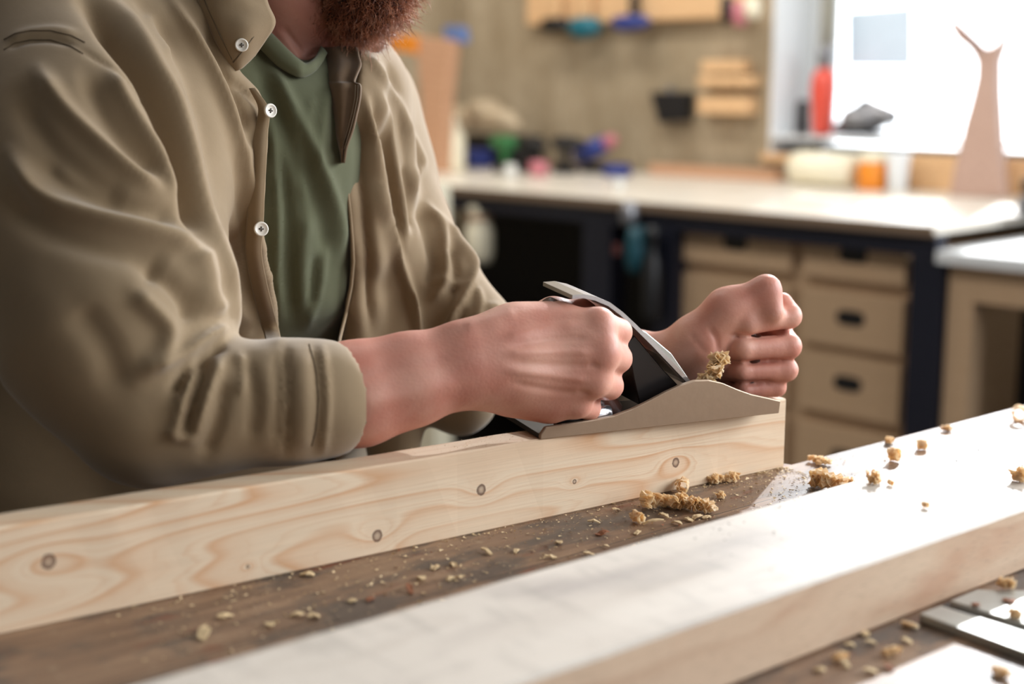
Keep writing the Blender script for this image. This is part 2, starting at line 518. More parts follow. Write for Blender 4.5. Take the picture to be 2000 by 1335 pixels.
def ribbon(path, wid, nrm, rng, thick=.00035, wj=.25):
    """ribbon along path, width direction nrm, with thickness"""
    vs, fs = [], []
    n = len(path)
    for i, p in enumerate(path):
        t = (path[min(i + 1, n - 1)] - path[max(i - 1, 0)]).normalized()
        wv = (nrm - t * nrm.dot(t)).normalized()
        u = t.cross(wv)
        k = wid * (1 + wj * rng.uniform(-1, 1)) * (.5 if i in (0, n - 1) else 1)
        cup = u * (wid * .12 * rng.uniform(-1, 1))
        for q in (-.5, 0, .5):
            vs.append(p + wv * (k * q) + (cup if q else Vector()) + u * thick * .5)
        for q in (.5, 0, -.5):
            vs.append(p + wv * (k * q) + (cup if q else Vector()) - u * thick * .5)
    for i in range(n - 1):
        for k in range(6):
            a = i * 6 + k; b = i * 6 + (k + 1) % 6
            fs.append((a, b, b + 6, a + 6))
    fs.append(tuple(range(6))[::-1]); fs.append(tuple((n - 1) * 6 + k for k in range(6)))
    return vs, fs

def rdir(rng, up=0.3):
    a = rng.uniform(0, 2 * math.pi)
    return Vector((math.cos(a), math.sin(a), rng.uniform(-up, up))).normalized()

def frilly(rng, L, H, wid):
    """accordion shaving: length L, height H"""
    d = rdir(rng, .05); s = Vector((-d.y, d.x, 0))
    nw = max(2, int(L / (H * .33))); N = nw * 10
    path = []
    for i in range(N + 1):
        t = i / N
        a = t * nw * 2 * math.pi
        env = .55 + .45 * math.sin(math.pi * t) + rng.uniform(-.05, .05)
        path.append(d * (L * (t - .5) + H * .17 * math.sin(2 * a)) + Z_ * (H * .5 + H * .46 * env * math.sin(a)) + s * (H * .25 * math.sin(a * .37 + 1)))
    return ribbon(path, wid, s, rng)

def curl(rng, R, turns, wid, upright=False):
    ax = rdir(rng, .15)
    up = Z_; s = ax.cross(up).normalized(); up = s.cross(ax).normalized()
    path = []
    N = int(turns * 14)
    for i in range(N + 1):
        a = i / 14 * 2 * math.pi
        r = R * (1 - .45 * i / N)
        path.append(s * (r * math.cos(a)) + up * (r * math.sin(a)) + ax * (wid * .5 * i / N * turns * .3) + Z_ * R)
    return ribbon(path, wid, ax, rng, wj=.12)

def put_shaving(px, py, z, pieces, label, group=None, mat=None, name='wood_shaving'):
    base = onz(px, py, z)
    vs, fs = pieces
    vs = [Vector(v) for v in vs]
    zmin = min(v.z for v in vs)
    vs = [v + base + Z_ * (-zmin + .0002) for v in vs]
    o = mk(name, vs, fs, mat or M_shav, smooth=False, loc=base)
    return tag(o, label, 'wood shaving', group)

r_ = random.Random(5)
TZ = TABLE_Z
S = [  # px, py(base), z, kind, size metres, label
    (1268, 992, TZ, 'f', .016, .014, 'tall frilly shaving at the left end of the curly heap by the knotty board'),
    (1300, 988, TZ, 'f', .016, .009, 'low pale frilly shaving second from the left in the curly heap'),
    (1330, 993, TZ, 'f', .020, .013, 'frilly shaving in the middle of the curly heap beside the knotty board'),
    (1356, 998, TZ, 'f', .016, .011, 'frilly shaving second from the right in the curly heap'),
    (1382, 1000, TZ, 'f', .013, .011, 'upright frilly shaving at the right end of the curly heap'),
    (1334, 962, TZ, 'c', .0055, .012, 'brown rolled shaving leaning on the knotty board behind the curly heap'),
    (1398, 944, TZ, 'f', .014, .008, 'left darker shaving of the pair by the right foot of the knotty board'),
    (1430, 940, TZ, 'f', .014, .008, 'right paler shaving of the pair by the right foot of the knotty board'),
    (1408, 973, TZ, 'f', .008, .006, 'small crumpled shaving right of the curly heap'),
    (1244, 1020, TZ, 'c', .0042, .010, 'small tight roll of shaving below the left end of the curly heap'),
    (1600, 905, TZ, 'f', .024, .006, 'flat ruffled shaving at the far edge of the sunlit table'),
    (1602, 952, TZ, 'f', .022, .016, 'left half of the big golden shaving clump on the sunlit table'),
    (1632, 958, TZ, 'f', .022, .014, 'right half of the big golden shaving clump on the sunlit table'),
    (1658, 950, TZ, 'f', .010, .008, 'small shaving touching the right side of the big golden clump'),
    (1744, 900, TZ, 'c', .0065, .008, 'upright golden curl on the sunlit table behind the wide board'),
    (1798, 878, TZ, 'c', .0050, .007, 'brownish curl right of the upright golden curl on the sunlit table'),
    (1736, 866, TZ, 'f', .013, .006, 'white ruffled shaving on the far table edge left of centre'),
    (1849, 842, TZ, 'f', .011, .006, 'whitish shaving on the far table edge under the dark cabinet'),
    (1990, 822, TZ, 'c', .0085, .010, 'pale curl on the far table edge at the right border'),
    (1706, 944, TZ + .0462, 'f', .010, .010, 'golden shaving standing on the far edge of the wide board'),
    (1992, 940, TZ + .0462, 'f', .013, .011, 'golden shaving on the wide board at the right border'),
    (1740, 948, TZ + .0462, 'c', .0018, .004, 'tiny brown ring shaving on the wide board right of the golden one'),
    (1806, 992, TZ + .0462, 'c', .0020, .004, 'tiny pale ring shaving in the middle of the wide board top'),
    (1640, 1290, TZ, 'f', .011, .004, 'pale bent shaving on the brown table right of the wide board'),
    (1740, 1280, TZ, 'f', .012, .005, 'pale shaving with a shadow left of the steel rail'),
    (1776, 1225, TZ, 'f', .011, .003, 'thin shaving under the lower edge of the wide board by the rail'),
    (1965, 1148, TZ + .006, 'f', .012, .007, 'crumpled shaving on the steel rail under the wide board'),
    (1982, 1205, TZ + .006, 'f', .011, .006, 'yellowish shaving on the rear plate of the steel rail'),
    (1955, 1320, TZ, 'f', .014, .005, 'long shaving on the sunlit table corner in front of the rail'),
]
for (px, py, z, k, a, b, lab) in S:
    if k == 'f':
        pcs = merge(frilly(r_, a, b, b * .6), frilly(r_, a * .8, b * .8, b * .45))
        if b < .005: pcs = frilly(r_, a, b, b * .9)
    else:
        pcs = curl(r_, a, 2.2, b)
    put_shaving(px, py, z, pcs, lab)

def chip(rng, L, wd):
    a = rng.uniform(0, 6.28); d = Vector((math.cos(a), math.sin(a), rng.uniform(-.15, .3))).normalized()
    s = Vector((-d.y, d.x, 0)).normalized()
    path = [d * (L * (t - .5)) + Z_ * (L * .12 * math.sin(t * 3.1 + rng.random())) for t in (0, .25, .5, .75, 1)]
    return ribbon(path, wd, s, rng, thick=.0009, wj=.35)
CH = [(1276, 1024, .017, .004), (1296, 1010, .013, .004), (1322, 1024, .010, .003), (1345, 1017, .009, .0035), (1362, 1012, .010, .004), (1160, 1022, .010, .0035),
      (1202, 998, .008, .003), (1092, 1062, .007, .004), (1075, 1090, .009, .004), (950, 1080, .012, .0035), (975, 1160, .014, .004), (1008, 1078, .009, .0035),
      (885, 1105, .011, .006), (880, 1132, .008, .004), (895, 1130, .006, .004), (800, 1155, .012, .005), (722, 1172, .008, .004), (600, 1124, .010, .006),
      (689, 1175, .007, .004), (440, 1206, .010, .006), (527, 1222, .007, .005), (400, 1232, .007, .006), (398, 1243, .013, .006), (612, 1206, .008, .005),
      (580, 1203, .009, .004), (850, 1110, .009, .005), (822, 1132, .009, .005), (1236, 1072, .009, .004), (1245, 1042, .008, .004), (1176, 1044, .011, .005),
      (1380, 1012, .008, .004), (1150, 1084, .008, .004), (1650, 1300, .008, .004), (1690, 1240, .006, .004), (1700, 1258, .007, .004), (1770, 1255, .007, .004),
      (1600, 1312, .007, .005), (1735, 1306, .008, .005), (1700, 1315, .009, .005), (1905, 1183, .006, .004), (1970, 1175, .008, .006), (1660, 1262, .006, .004)]
ORD = ['', 'first', 'second', 'third', 'fourth', 'fifth', 'sixth', 'seventh', 'eighth', 'ninth', 'tenth', 'eleventh', 'twelfth', 'thirteenth', 'fourteenth', 'fifteenth', 'sixteenth']
ca = sorted([c for c in CH if c[0] < 900]); cb = sorted([c for c in CH if 900 <= c[0] < 1500]); cc_ = sorted([c for c in CH if c[0] >= 1500])
for i, (px, py, L, wd) in enumerate(CH):
    base = onz(px, py, TZ + (.006 if px > 1890 else 0))
    vs, fs = chip(r_, L, wd)
    zm = min(v.z for v in vs)
    o = mk('wood_chip', [v + base + Z_ * (-zm + .0002) for v in vs], fs, M_chipr if i in (16, 15, 29, 37, 39, 40) else M_chip, loc=base)
    me_ = (px, py, L, wd)
    if me_ in ca: lab_ = 'wood chip between the boards left of the middle knots, %s from the left' % ORD[ca.index(me_) + 1]
    elif me_ in cc_: lab_ = 'wood chip on the table near the steel rail, %s from the left' % ORD[cc_.index(me_) + 1]
    else:
        q_ = cb.index(me_) + 1
        lab_ = ('wood chip below the right half of the knotty board, %s from the left' % ORD[q_]) if q_ <= 10 else ('wood chip around the curly heap, %s from the right' % ORD[len(cb) - q_ + 1])
    tag(o, lab_, 'wood chip',
        'chips between the two boards' if px < 1500 else 'chips near the steel rail')

def flakes(name, pts, smin, smax, mat, label, cat='sawdust'):
    vs, fs = [], []
    for p in pts:
        s = smin + (smax - smin) * random.random() ** 3
        b = len(vs)
        for k in range(4):
            vs.append(p + Vector((random.uniform(-s, s), random.uniform(-s, s), random.uniform(0, s * .8))))
        fs += [(b, b + 1, b + 2), (b, b + 1, b + 3), (b + 1, b + 2, b + 3), (b, b + 2, b + 3)]
    o = mk(name, vs, fs, mat, loc=pts[0])
    return tag(o, label, cat, kind='stuff')
pts = []
for _ in range(2800):           # along the foot of the knotty board, denser to the right
    s = -.62 * random.random() ** 2.2; d = -.10 * random.random() ** 1.6
    p = B1 + D1 * s + Q1 * (d - .001); pts.append(p + Z_ * .0002)
flakes('sawdust', pts, .0004, .0021, M_chip, 'fine pale sawdust sprinkled on the table along the foot of the knotty board')
pts = [B1 + D1 * random.uniform(-.60, -.02) ** 1 + Q1 * (-.13 * random.random() - .002) + Z_ * .0002 for _ in range(200)]
flakes('sawdust', pts, .0010, .0034, M_chip, 'tiny pale chips too small to count strewn between the two boards')
pts = [B1 + D1 * random.uniform(-.42, -.02) + Q1 * random.uniform(-.16, -.0) + Z_ * .0002 for _ in range(260)]
flakes('sawdust', pts, .0004, .0022, M_chipr, 'brown crumbs mixed with sawdust between the two boards')
pts = []
for _ in range(420):
    s = -.24 - abs(random.gauss(0, .07)); pts.append(B1 + D1 * s + Q1 * random.uniform(.0005, T1 - .001) + Z_ * (.0628 - .0085 * s + .0003))
flakes('sawdust', pts, .0003, .0010, M_chip, 'powdery dust on the top edge of the knotty board behind the plane')
pts = [C0 + DT * random.uniform(.0, .45) + QT * random.uniform(.005, .12) + Z_ * .0003 for _ in range(500)]
flakes('sawdust', pts, .0004, .0022, M_chip, 'scattered crumbs on the sunlit strip of table behind the wide board')
pts = [P2a + D2 * random.uniform(0.05, .42) + Q2 * random.uniform(.005, .115) + Z_ * .0466 for _ in range(420)]
flakes('sawdust', pts, .0004, .0015, plain('dark_bark_speck', srgb(70, 48, 36), .8), 'dark specks scattered over the top of the wide board')
pts = [onz(random.uniform(1450, 2000), random.uniform(1180, 1335)) + Z_ * .0003 for _ in range(160)]
flakes('sawdust', pts, .0004, .0014, M_chip, 'crumbs on the table around the steel rail')
# ------------------------------------------------------------------ implicit-surface modelling
try:
    import openvdb as vdb
except ImportError:
    import pyopenvdb as vdb

def camdepth(p): return p[1] * CP - (p[2] - CAM_H) * SP
def Wr(x, y, Y, r):
    """(world point, world radius) from pixel, forward distance and radius in photo pixels"""
    p = W(x, y, Y)
    return np.array(p), r * camdepth(p) / FPX

class Field:
    def __init__(s, lo, hi, vox):
        s.lo = np.array(lo, float); s.vox = vox
        s.n = np.ceil((np.array(hi) - s.lo) / vox).astype(int) + 1
        s.D = np.full(s.n, .06, np.float32)
    def _sub(s, lo, hi):
        a = np.clip(((lo - s.lo) / s.vox).astype(int), 0, s.n - 1)
        b = np.clip(np.ceil((hi - s.lo) / s.vox).astype(int) + 1, 1, s.n)
        if (b <= a).any(): return None, None
        g = [(s.lo[i] + np.arange(a[i], b[i]) * s.vox).astype(np.float32) for i in range(3)]
        X = np.meshgrid(*g, indexing='ij', sparse=True)
        return tuple(slice(a[i], b[i]) for i in range(3)), X
    def blend(s, sl, d, k, mode):
        D = s.D[sl]
        if mode == 'add':
            h = np.maximum(k - np.abs(D - d), 0) / k
            s.D[sl] = np.minimum(D, d) - h * h * k * .25
        else:
            d = -d
            h = np.maximum(k - np.abs(D - d), 0) / k
            s.D[sl] = np.maximum(D, d) + h * h * k * .25
    def cone(s, a, ra, b, rb, k=.01, mode='add', M=None, Mi=None):
        """round cone; optional metric matrix M (3x3) for flattened sections"""
        a, b = np.asarray(a, float), np.asarray(b, float)
        R = max(ra, rb) * (1 if M is None else np.linalg.norm(np.linalg.inv(M), 2)) + k + 3 * s.vox
        sl, X = s._sub(np.minimum(a, b) - R, np.maximum(a, b) + R)
        if sl is None: return
        if M is not None:
            Mf = M.astype(np.float32)
            X = [sum(Mf[i, j] * X[j] for j in range(3)) for i in range(3)]
            a, b = M @ a, M @ b
        ab = b - a; L2 = max(float(ab @ ab), 1e-12)
        t = sum((X[i] - np.float32(a[i])) * np.float32(ab[i]) for i in range(3)) / np.float32(L2)
        t = np.clip(t, 0, 1)
        d2 = sum((X[i] - np.float32(a[i]) - t * np.float32(ab[i])) ** 2 for i in range(3))
        d = np.sqrt(d2) - (ra + (rb - ra) * t).astype(np.float32)
        s.blend(sl, d, k, mode)
    def chain(s, pts, k=.01, k0=None, mode='add', M=None):
        for i in range(len(pts) - 1):
            s.cone(pts[i][0], pts[i][1], pts[i + 1][0], pts[i + 1][1], (k if i or k0 is None else k0), mode, M)
    def ell(s, c, rad, k=.01, mode='add', R=None):
        c = np.asarray(c, float); rad = np.asarray(rad, float)
        m = rad.max() + k + 3 * s.vox
        sl, X = s._sub(c - m, c + m)
        if sl is None: return
        P = [X[i] - np.float32(c[i]) for i in range(3)]
        if R is not None:
            R = np.asarray(R, np.float32)
            P = [sum(R[i, j] * P[j] for j in range(3)) for i in range(3)]
        q = np.sqrt(sum((P[i] / np.float32(rad[i])) ** 2 for i in range(3)))
        q2 = np.sqrt(sum((P[i] / np.float32(rad[i] ** 2)) ** 2 for i in range(3))) + 1e-6
        s.blend(sl, q * (q - 1) / q2, k, mode)
    def mask(s, fn, k=.004):
        """subtract region where fn(X)>0 gives signed distance inside"""
        sl, X = s._sub(s.lo, s.lo + s.n * s.vox)
        s.blend(sl, -fn(X), k, 'sub')
    def mesh(s):
        g = vdb.FloatGrid(); g.background = .06
        g.copyFromArray(np.ascontiguousarray(s.D), tolerance=0.0)
        pts, quads = g.convertToQuads(0.0)
        pts = pts.astype(np.float64) * s.vox + s.lo
        return pts, quads.astype(np.int64)

def vnormals(P, Q):
    a, b, c, d = P[Q[:, 0]], P[Q[:, 1]], P[Q[:, 2]], P[Q[:, 3]]
    n = np.cross(c - a, d - b)
    N = np.zeros_like(P)
    for i in range(4): np.add.at(N, Q[:, i], n)
    return N / (np.linalg.norm(N, axis=1, keepdims=True) + 1e-12)

def laplace(P, Q, it=2, lam=.5):
    e = np.concatenate([Q[:, [0, 1]], Q[:, [1, 2]], Q[:, [2, 3]], Q[:, [3, 0]]])
    e = np.concatenate([e, e[:, ::-1]])
    cnt = np.bincount(e[:, 0], minlength=len(P))[:, None] + 1e-9
    for _ in range(it):
        S = np.stack([np.bincount(e[:, 0], weights=P[e[:, 1], k], minlength=len(P)) for k in range(3)], 1)
        P = P + lam * (S / cnt - P)
    return P

def project(P):
    Z = P[:, 2] - CAM_H
    d = P[:, 1] * CP - Z * SP
    u = P[:, 1] * SP + Z * CP
    return 1000 + FPX * P[:, 0] / d, 667.5 - FPX * u / d, d

def strokes(P, N, lst, only=None):
    """raise or sink cloth folds along traced paths (real displacement of the surface facing the viewer)"""
    x, y, d = project(P)
    V = P - np.array([0, 0, CAM_H]); V /= np.linalg.norm(V, axis=1, keepdims=True)
    face = np.clip(-(V * N).sum(1) * 2.2 + .25, 0, 1)
    off = np.zeros(len(P))
    for path, wd, amp in lst:
        path = np.array(path, float)
        # densify
        t = np.linspace(0, 1, len(path)); tt = np.linspace(0, 1, max(2, (len(path) - 1) * 5 + 1))
        px = np.interp(tt, t, path[:, 0]); py = np.interp(tt, t, path[:, 1])
        if len(path) > 2:
            for _ in range(3):
                px[1:-1] = (px[:-2] + px[2:] + 2 * px[1:-1]) / 4; py[1:-1] = (py[:-2] + py[2:] + 2 * py[1:-1]) / 4
        m = 3 * wd
        sel = np.where((x > px.min() - m) & (x < px.max() + m) & (y > py.min() - m) & (y < py.max() + m) & (face > 0))[0]
        if not len(sel): continue
        xs, ys = x[sel], y[sel]
        best = np.full(len(sel), 1e9); bt = np.zeros(len(sel))
        for i in range(len(px) - 1):
            ax, ay, bx, by = px[i], py[i], px[i + 1], py[i + 1]
            L2 = (bx - ax) ** 2 + (by - ay) ** 2 + 1e-9
            q = np.clip(((xs - ax) * (bx - ax) + (ys - ay) * (by - ay)) / L2, 0, 1)
            dd = np.hypot(xs - ax - q * (bx - ax), ys - ay - q * (by - ay))
            bb = dd < best
            best[bb] = dd[bb]; bt[bb] = (i + q[bb]) / (len(px) - 1)
        env = np.clip(np.minimum(bt, 1 - bt) * 6 + .25, 0, 1)
        off[sel] += amp * .001 * np.exp(-(best / wd) ** 2) * env * face[sel]
    return off

def to_obj(name, P, Q, mat, parent, smooth=True):
    me = bpy.data.meshes.new(name)
    o0 = np.array(parent_world(parent)) if parent is not None else np.zeros(3)
    me.vertices.add(len(P)); me.vertices.foreach_set('co', (P - o0).astype(np.float32).ravel())
    k = Q.shape[1]
    me.loops.add(Q.size); me.loops.foreach_set('vertex_index', Q.astype(np.int32).ravel())
    me.polygons.add(len(Q)); me.polygons.foreach_set('loop_start', np.arange(0, Q.size, k, dtype=np.int32))
    me.polygons.foreach_set('use_smooth', np.full(len(Q), smooth))
    me.update(calc_edges=True); me.validate()
    me.materials.append(mat)
    return link(bpy.data.objects.new(name, me), parent)

def smooth_noise(P, scale, seed=0):
    r = np.random.default_rng(seed); o = np.zeros(len(P))
    for k in range(7):
        dv = r.normal(size=3); dv /= np.linalg.norm(dv)
        o += np.sin(P @ dv * scale * (0.7 + .25 * k) + r.uniform(0, 6.28) + 1.5 * np.sin(P @ r.normal(size=3) * scale * .5))
    return o / 4

# ------------------------------------------------------------------ person materials
def cloth(name, rgb, weave=900, var=.12, rough=.85, sheen=.25, twill=True):
    m = NT(name); v = m.obj()
    a = m.noise(v, 14, 4); b = m.noise(v, 160, 3)
    c = m.mix(a, tuple(x * (1 - var) for x in rgb), tuple(min(1, x * (1 + var)) for x in rgb))
    c = m.mix(m.math('MULTIPLY', b, .25), c, tuple(x * .75 for x in rgb))
    w_ = m.noise(m.map(v, (1, 1, 2.2), rot=(0, .6, 0)), weave, 1)
    m.set(c, rough, 0, .25)
    m.b.inputs['Sheen Weight'].default_value = sheen
    m.b.inputs['Sheen Roughness'].default_value = .5
    m.bump(m.math('ADD', m.math('MULTIPLY', w_, .5), b), .18, .0006)
    return m.m
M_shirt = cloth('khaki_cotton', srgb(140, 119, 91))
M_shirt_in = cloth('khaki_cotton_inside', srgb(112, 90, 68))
M_tee = cloth('olive_jersey', srgb(94, 96, 72), rough=.95, sheen=.2)
M_trouser = cloth('dark_trouser_cloth', srgb(36, 34, 36))
m = NT('skin'); v = m.obj()
a = m.noise(v, 22, 4); b = m.noise(v, 9, 3); f_ = m.noise(v, 420, 2)
c = m.mix(m.ramp(a, [(.35, 0), (.7, 1)]), srgb(216, 164, 144), srgb(196, 128, 110))
c = m.mix(m.ramp(b, [(.5, 0), (.75, .5)]), c, srgb(182, 112, 96))
m.set(c, .48, 0, .4)
m.b.inputs['Subsurface Weight'].default_value = .18
m.b.inputs['Subsurface Radius'].default_value = (.010, .004, .002)
m.b.inputs['Subsurface Scale'].default_value = 1.0
m.bump(m.math('ADD', f_, a), .22, .0008)
M_skin = m.m
M_nail = plain('fingernail', srgb(216, 172, 156), .3)
M_button = plain('button_shell', srgb(226, 220, 208), .3, 0, .05, 60)
M_thread = plain('button_thread', srgb(60, 50, 40), .8)

# ------------------------------------------------------------------ the man
SH = np.array([.58, .81, 0.0]); FA = np.array([.81, -.58, 0.0])        # across the shoulders, facing
def metric(kx, ky, kz=1.0):
    return (np.outer(SH, SH) / kx + np.outer(FA, FA) / ky + np.outer([0, 0, 1.0], [0, 0, 1.0]) / kz)
MT = metric(1.55, 1.0)
NECK = np.array([-.215, 1.325, 1.245]); CHEST = np.array([-.252, 1.345, 1.12]); BELLY = np.array([-.275, 1.375, .97]); HIP = np.array([-.30, 1.40, .86])
HEAD = np.array(W(660, -210, 1.335))
person = thing('person', (float(HIP[0]), float(HIP[1]), 0), 'bearded man in open khaki shirt and olive tee planing a board with both hands', 'person')

# limb definitions (pixel traced)
R_ARM = [Wr(150, 120, 1.19, 120), Wr(190, 450, 1.09, 120), Wr(265, 815, 1.0, 88)]
R_FORE = [Wr(265, 815, 1.0, 88), Wr(450, 800, 1.01, 100), Wr(700, 768, 1.035, 99), Wr(800, 741, 1.045, 88), Wr(900, 713, 1.055, 77), Wr(945, 706, 1.06, 76)]
L_ARM = [Wr(705, 230, 1.475, 60), Wr(770, 420, 1.43, 56), Wr(855, 585, 1.37, 66)]
L_FORE = [Wr(855, 585, 1.37, 66), Wr(960, 660, 1.32, 68), Wr(1120, 715, 1.28, 66), Wr(1230, 705, 1.245, 58), Wr(1330, 697, 1.222, 47)]

B = Field((-.62, .86, .80), (.27, 1.62, 1.46), .0021)
B.chain([(NECK + [-.01, .01, -.03], .066), (CHEST, .105), (BELLY, .10), (HIP, .10)], k=.03, M=MT)
B.chain(R_ARM, k=.03); B.chain(R_FORE, k=.012)
B.chain(L_ARM, k=.03); B.chain(L_FORE, k=.012)
B.cone(NECK + [0, 0, -.03], .060, R_ARM[0][0], .050, .03); B.cone(NECK + [0, 0, -.03], .060, L_ARM[0][0], .045, .03)
# neck, throat
B.chain([(NECK + [-.005, .005, -.03], .050), (np.array(W(594, 20, 1.322)), .050), (np.array(W(640, -110, 1.35)), .056)], k=.015)
# skull and jaw (tilted down towards the work)
LK = np.array([.74, -.50, -.45]); LK /= np.linalg.norm(LK)              # looking direction
RT = np.cross(LK, [0, 0, 1.0]); RT /= np.linalg.norm(RT); UP = np.cross(RT, LK)
HR = np.stack([RT, LK, UP])
HC = HEAD + UP * .035
B.ell(HC, (.074, .092, .098), .02, R=HR)
def H(r, l, u): return HC + RT * r + LK * l + UP * u
B.cone(H(0, .045, -.075), .046, H(0, .062, -.105), .032, .025)           # jaw, chin
B.cone(H(.045, .01, -.06), .026, H(.015, .065, -.105), .022, .02); B.cone(H(-.045, .01, -.06), .026, H(-.015, .065, -.105), .022, .02)
B.cone(H(0, .088, .018), .009, H(0, .108, -.024), .014, .012); B.ell(H(.012, .1, -.028), (.009, .011, .008), .006, R=HR); B.ell(H(-.012, .1, -.028), (.009, .011, .008), .006, R=HR)
B.cone(H(-.04, .077, .028), .010, H(.04, .077, .028), .010, .014)        # brow
for sg in (-1, 1):
    B.ell(H(.031 * sg, .088, .008), (.016, .012, .010), .008, 'sub', R=HR)
    B.ell(H(.031 * sg, .076, .008), (.0125, .0125, .0125), .003, R=HR)
    B.ell(H(.034 * sg, .072, -.028), (.018, .014, .016), .015, R=HR)
    B.ell(H(.076 * sg, -.008, -.004), (.007, .018, .030), .005, R=HR)
    B.ell(H(.083 * sg, .0, -.002), (.006, .010, .018), .004, 'sub', R=HR)
B.cone(H(-.02, .088, -.058), .007, H(.02, .088, -.058), .007, .006); B.cone(H(-.018, .087, -.070), .007, H(.018, .087, -.070), .007, .006)

# ---- right hand: back of the hand towards the viewer, fingers round the rear handle
RH = 1.062
wr = Wr(935, 708, RH, 70)
kn_r = [(1168, 634, RH + .012, 33), (1176, 688, RH + .004, 34), (1160, 742, RH + .004, 32), (1126, 788, RH + .010, 27)]
roots = [(975, 655, RH + .006, 42), (975, 690, RH, 46), (972, 725, RH, 46), (968, 752, RH + .004, 42)]
for a, b in zip(roots, kn_r):
    B.cone(*Wr(*a), *Wr(*b), .016)
B.cone(*wr, *Wr(1000, 705, RH + .004, 74), .02)
B.cone(*Wr(1010, 640, RH + .02, 46), *Wr(1090, 628, RH + .03, 40), .02)       # web of the thumb
B.cone(*Wr(1000, 770, RH + .016, 40), *Wr(1070, 792, RH + .016, 34), .016)     # heel of the hand
fing = [  # proximal end (PIP), middle end (DIP), tip
    [(1207, 648, RH + .040, 26), (1188, 662, RH + .064, 23), (1150, 668, RH + .072, 20)],
    [(1206, 700, RH + .034, 27), (1192, 708, RH + .060, 24), (1150, 712, RH + .066, 21)],
    [(1190, 753, RH + .033, 26), (1178, 758, RH + .058, 23), (1136, 760, RH + .064, 20)],
    [(1150, 797, RH + .034, 22), (1144, 800, RH + .054, 20), (1108, 798, RH + .060, 18)]]
for kq, fg in zip(kn_r, fing):
    B.chain([Wr(*kq)] + [Wr(*q) for q in fg], k=.005)
B.chain([Wr(1020, 640, RH + .035, 38), Wr(1080, 612, RH + .058, 30), Wr(1135, 612, RH + .066, 25), Wr(1172, 628, RH + .066, 21)], k=.008)  # thumb
# ---- left hand: fist round the front knob, thumb on top
LH = 1.207
B.cone(*Wr(1325, 697, LH + .012, 48), *Wr(1365, 672, LH + .008, 52), .016)
B.cone(*Wr(1362, 690, LH + .012, 52), *Wr(1405, 700, LH + .020, 46), .016)     # heel
B.cone(*Wr(1372, 660, LH + .004, 48), *Wr(1420, 606, LH - .002, 38), .016)     # thenar
B.cone(*Wr(1420, 650, LH + .045, 55), *Wr(1495, 640, LH + .048, 50), .02)      # palm body behind
B.cone(*Wr(1420, 712, LH + .045, 50), *Wr(1485, 712, LH + .045, 45), .02)
lk = [(1500, 592, LH + .036, 27), (1512, 640, LH + .036, 28), (1505, 690, LH + .036, 26), (1488, 738, LH + .034, 22)]
lf = [[(1543, 618, LH + .006, 22), (1462, 634, LH - .010, 19), (1428, 640, LH + .006, 17)],
      [(1541, 676, LH + .004, 24), (1450, 682, LH - .010, 23), (1414, 684, LH + .008, 19)],
      [(1536, 722, LH + .006, 22), (1448, 726, LH - .006, 20), (1414, 726, LH + .010, 17)],
      [(1517, 756, LH + .010, 18), (1452, 762, LH - .001, 16), (1424, 762, LH + .012, 14)]]
for a, q in zip(lk, lf):
    B.chain([Wr(1440, a[1] + 20, LH + .05, 35), Wr(*a)], k=.012)
    B.chain([Wr(*a)] + [Wr(*z) for z in q], k=.0035)
B.cone(*Wr(1528, 590, LH + .016, 20), *Wr(1540, 612, LH + .012, 20), .006)
B.chain([Wr(1420, 604, LH - .002, 36), Wr(1496, 566, LH - .004, 26), Wr(1512, 610, LH - .012, 18)], k=.010, k0=.016)  # thumb
P, Q = B.mesh()
P = laplace(P, Q, 2, .5)
N = vnormals(P, Q)
skin_str = [
    ([(985, 660), (1060, 640), (1130, 632)], 9, 1.3), ([(985, 690), (1070, 686), (1160, 688)], 7, 1.6), ([(985, 722), (1070, 732), (1150, 742)], 7, 1.4),
    ([(1000, 675), (1080, 662), (1150, 660)], 7, -1.4), ([(1000, 708), (1080, 712), (1155, 715)], 7, -1.4), ([(1000, 748), (1070, 762), (1130, 768)], 7, -1.2),
    ([(700, 790), (800, 770), (900, 745)], 18, 1.5), ([(680, 740), (780, 720), (880, 700)], 14, -1.0),
    ([(905, 640), (960, 625), (1010, 610)], 12, 1.5), ([(540, 60), (570, 95), (590, 125)], 5, 1.5), ([(555, 55), (590, 100)], 4, -1.5),
    ([(1385, 640), (1400, 660), (1405, 690)], 6, -2.0), ([(1345, 650), (1380, 690)], 6, -.8), ([(1425, 654), (1470, 658), (1530, 652)], 4, -2.2), ([(1412, 706), (1460, 708), (1525, 703)], 4, -2.2), ([(1415, 745), (1460, 748), (1510, 744)], 4, -2.0), ([(1150, 712), (1170, 715)], 5, -1.5), ([(1130, 766), (1150, 768)], 5, -1.5)]
P = P + N * strokes(P, N, skin_str)[:, None]
body = to_obj('body', P, Q, M_skin, person)
del B

# ---- olive T-shirt
def in_poly(x, y, poly):
    """signed distance in pixels (positive inside)"""
    d = np.full(x.shape, 1e9, np.float32); ins = np.zeros(x.shape, bool)
    n = len(poly)
    for i in range(n):
        ax, ay = poly[i]; bx, by = poly[(i + 1) % n]
        L2 = (bx - ax) ** 2 + (by - ay) ** 2
        q = np.clip(((x - ax) * (bx - ax) + (y - ay) * (by - ay)) / L2, 0, 1)
        d = np.minimum(d, np.hypot(x - ax - q * (bx - ax), y - ay - q * (by - ay)))
        c = (ay > y) != (by > y)
        ins ^= c & (x < (bx - ax) * (y - ay) / (by - ay + 1e-9) + ax)
    return np.where(ins, d, -d)

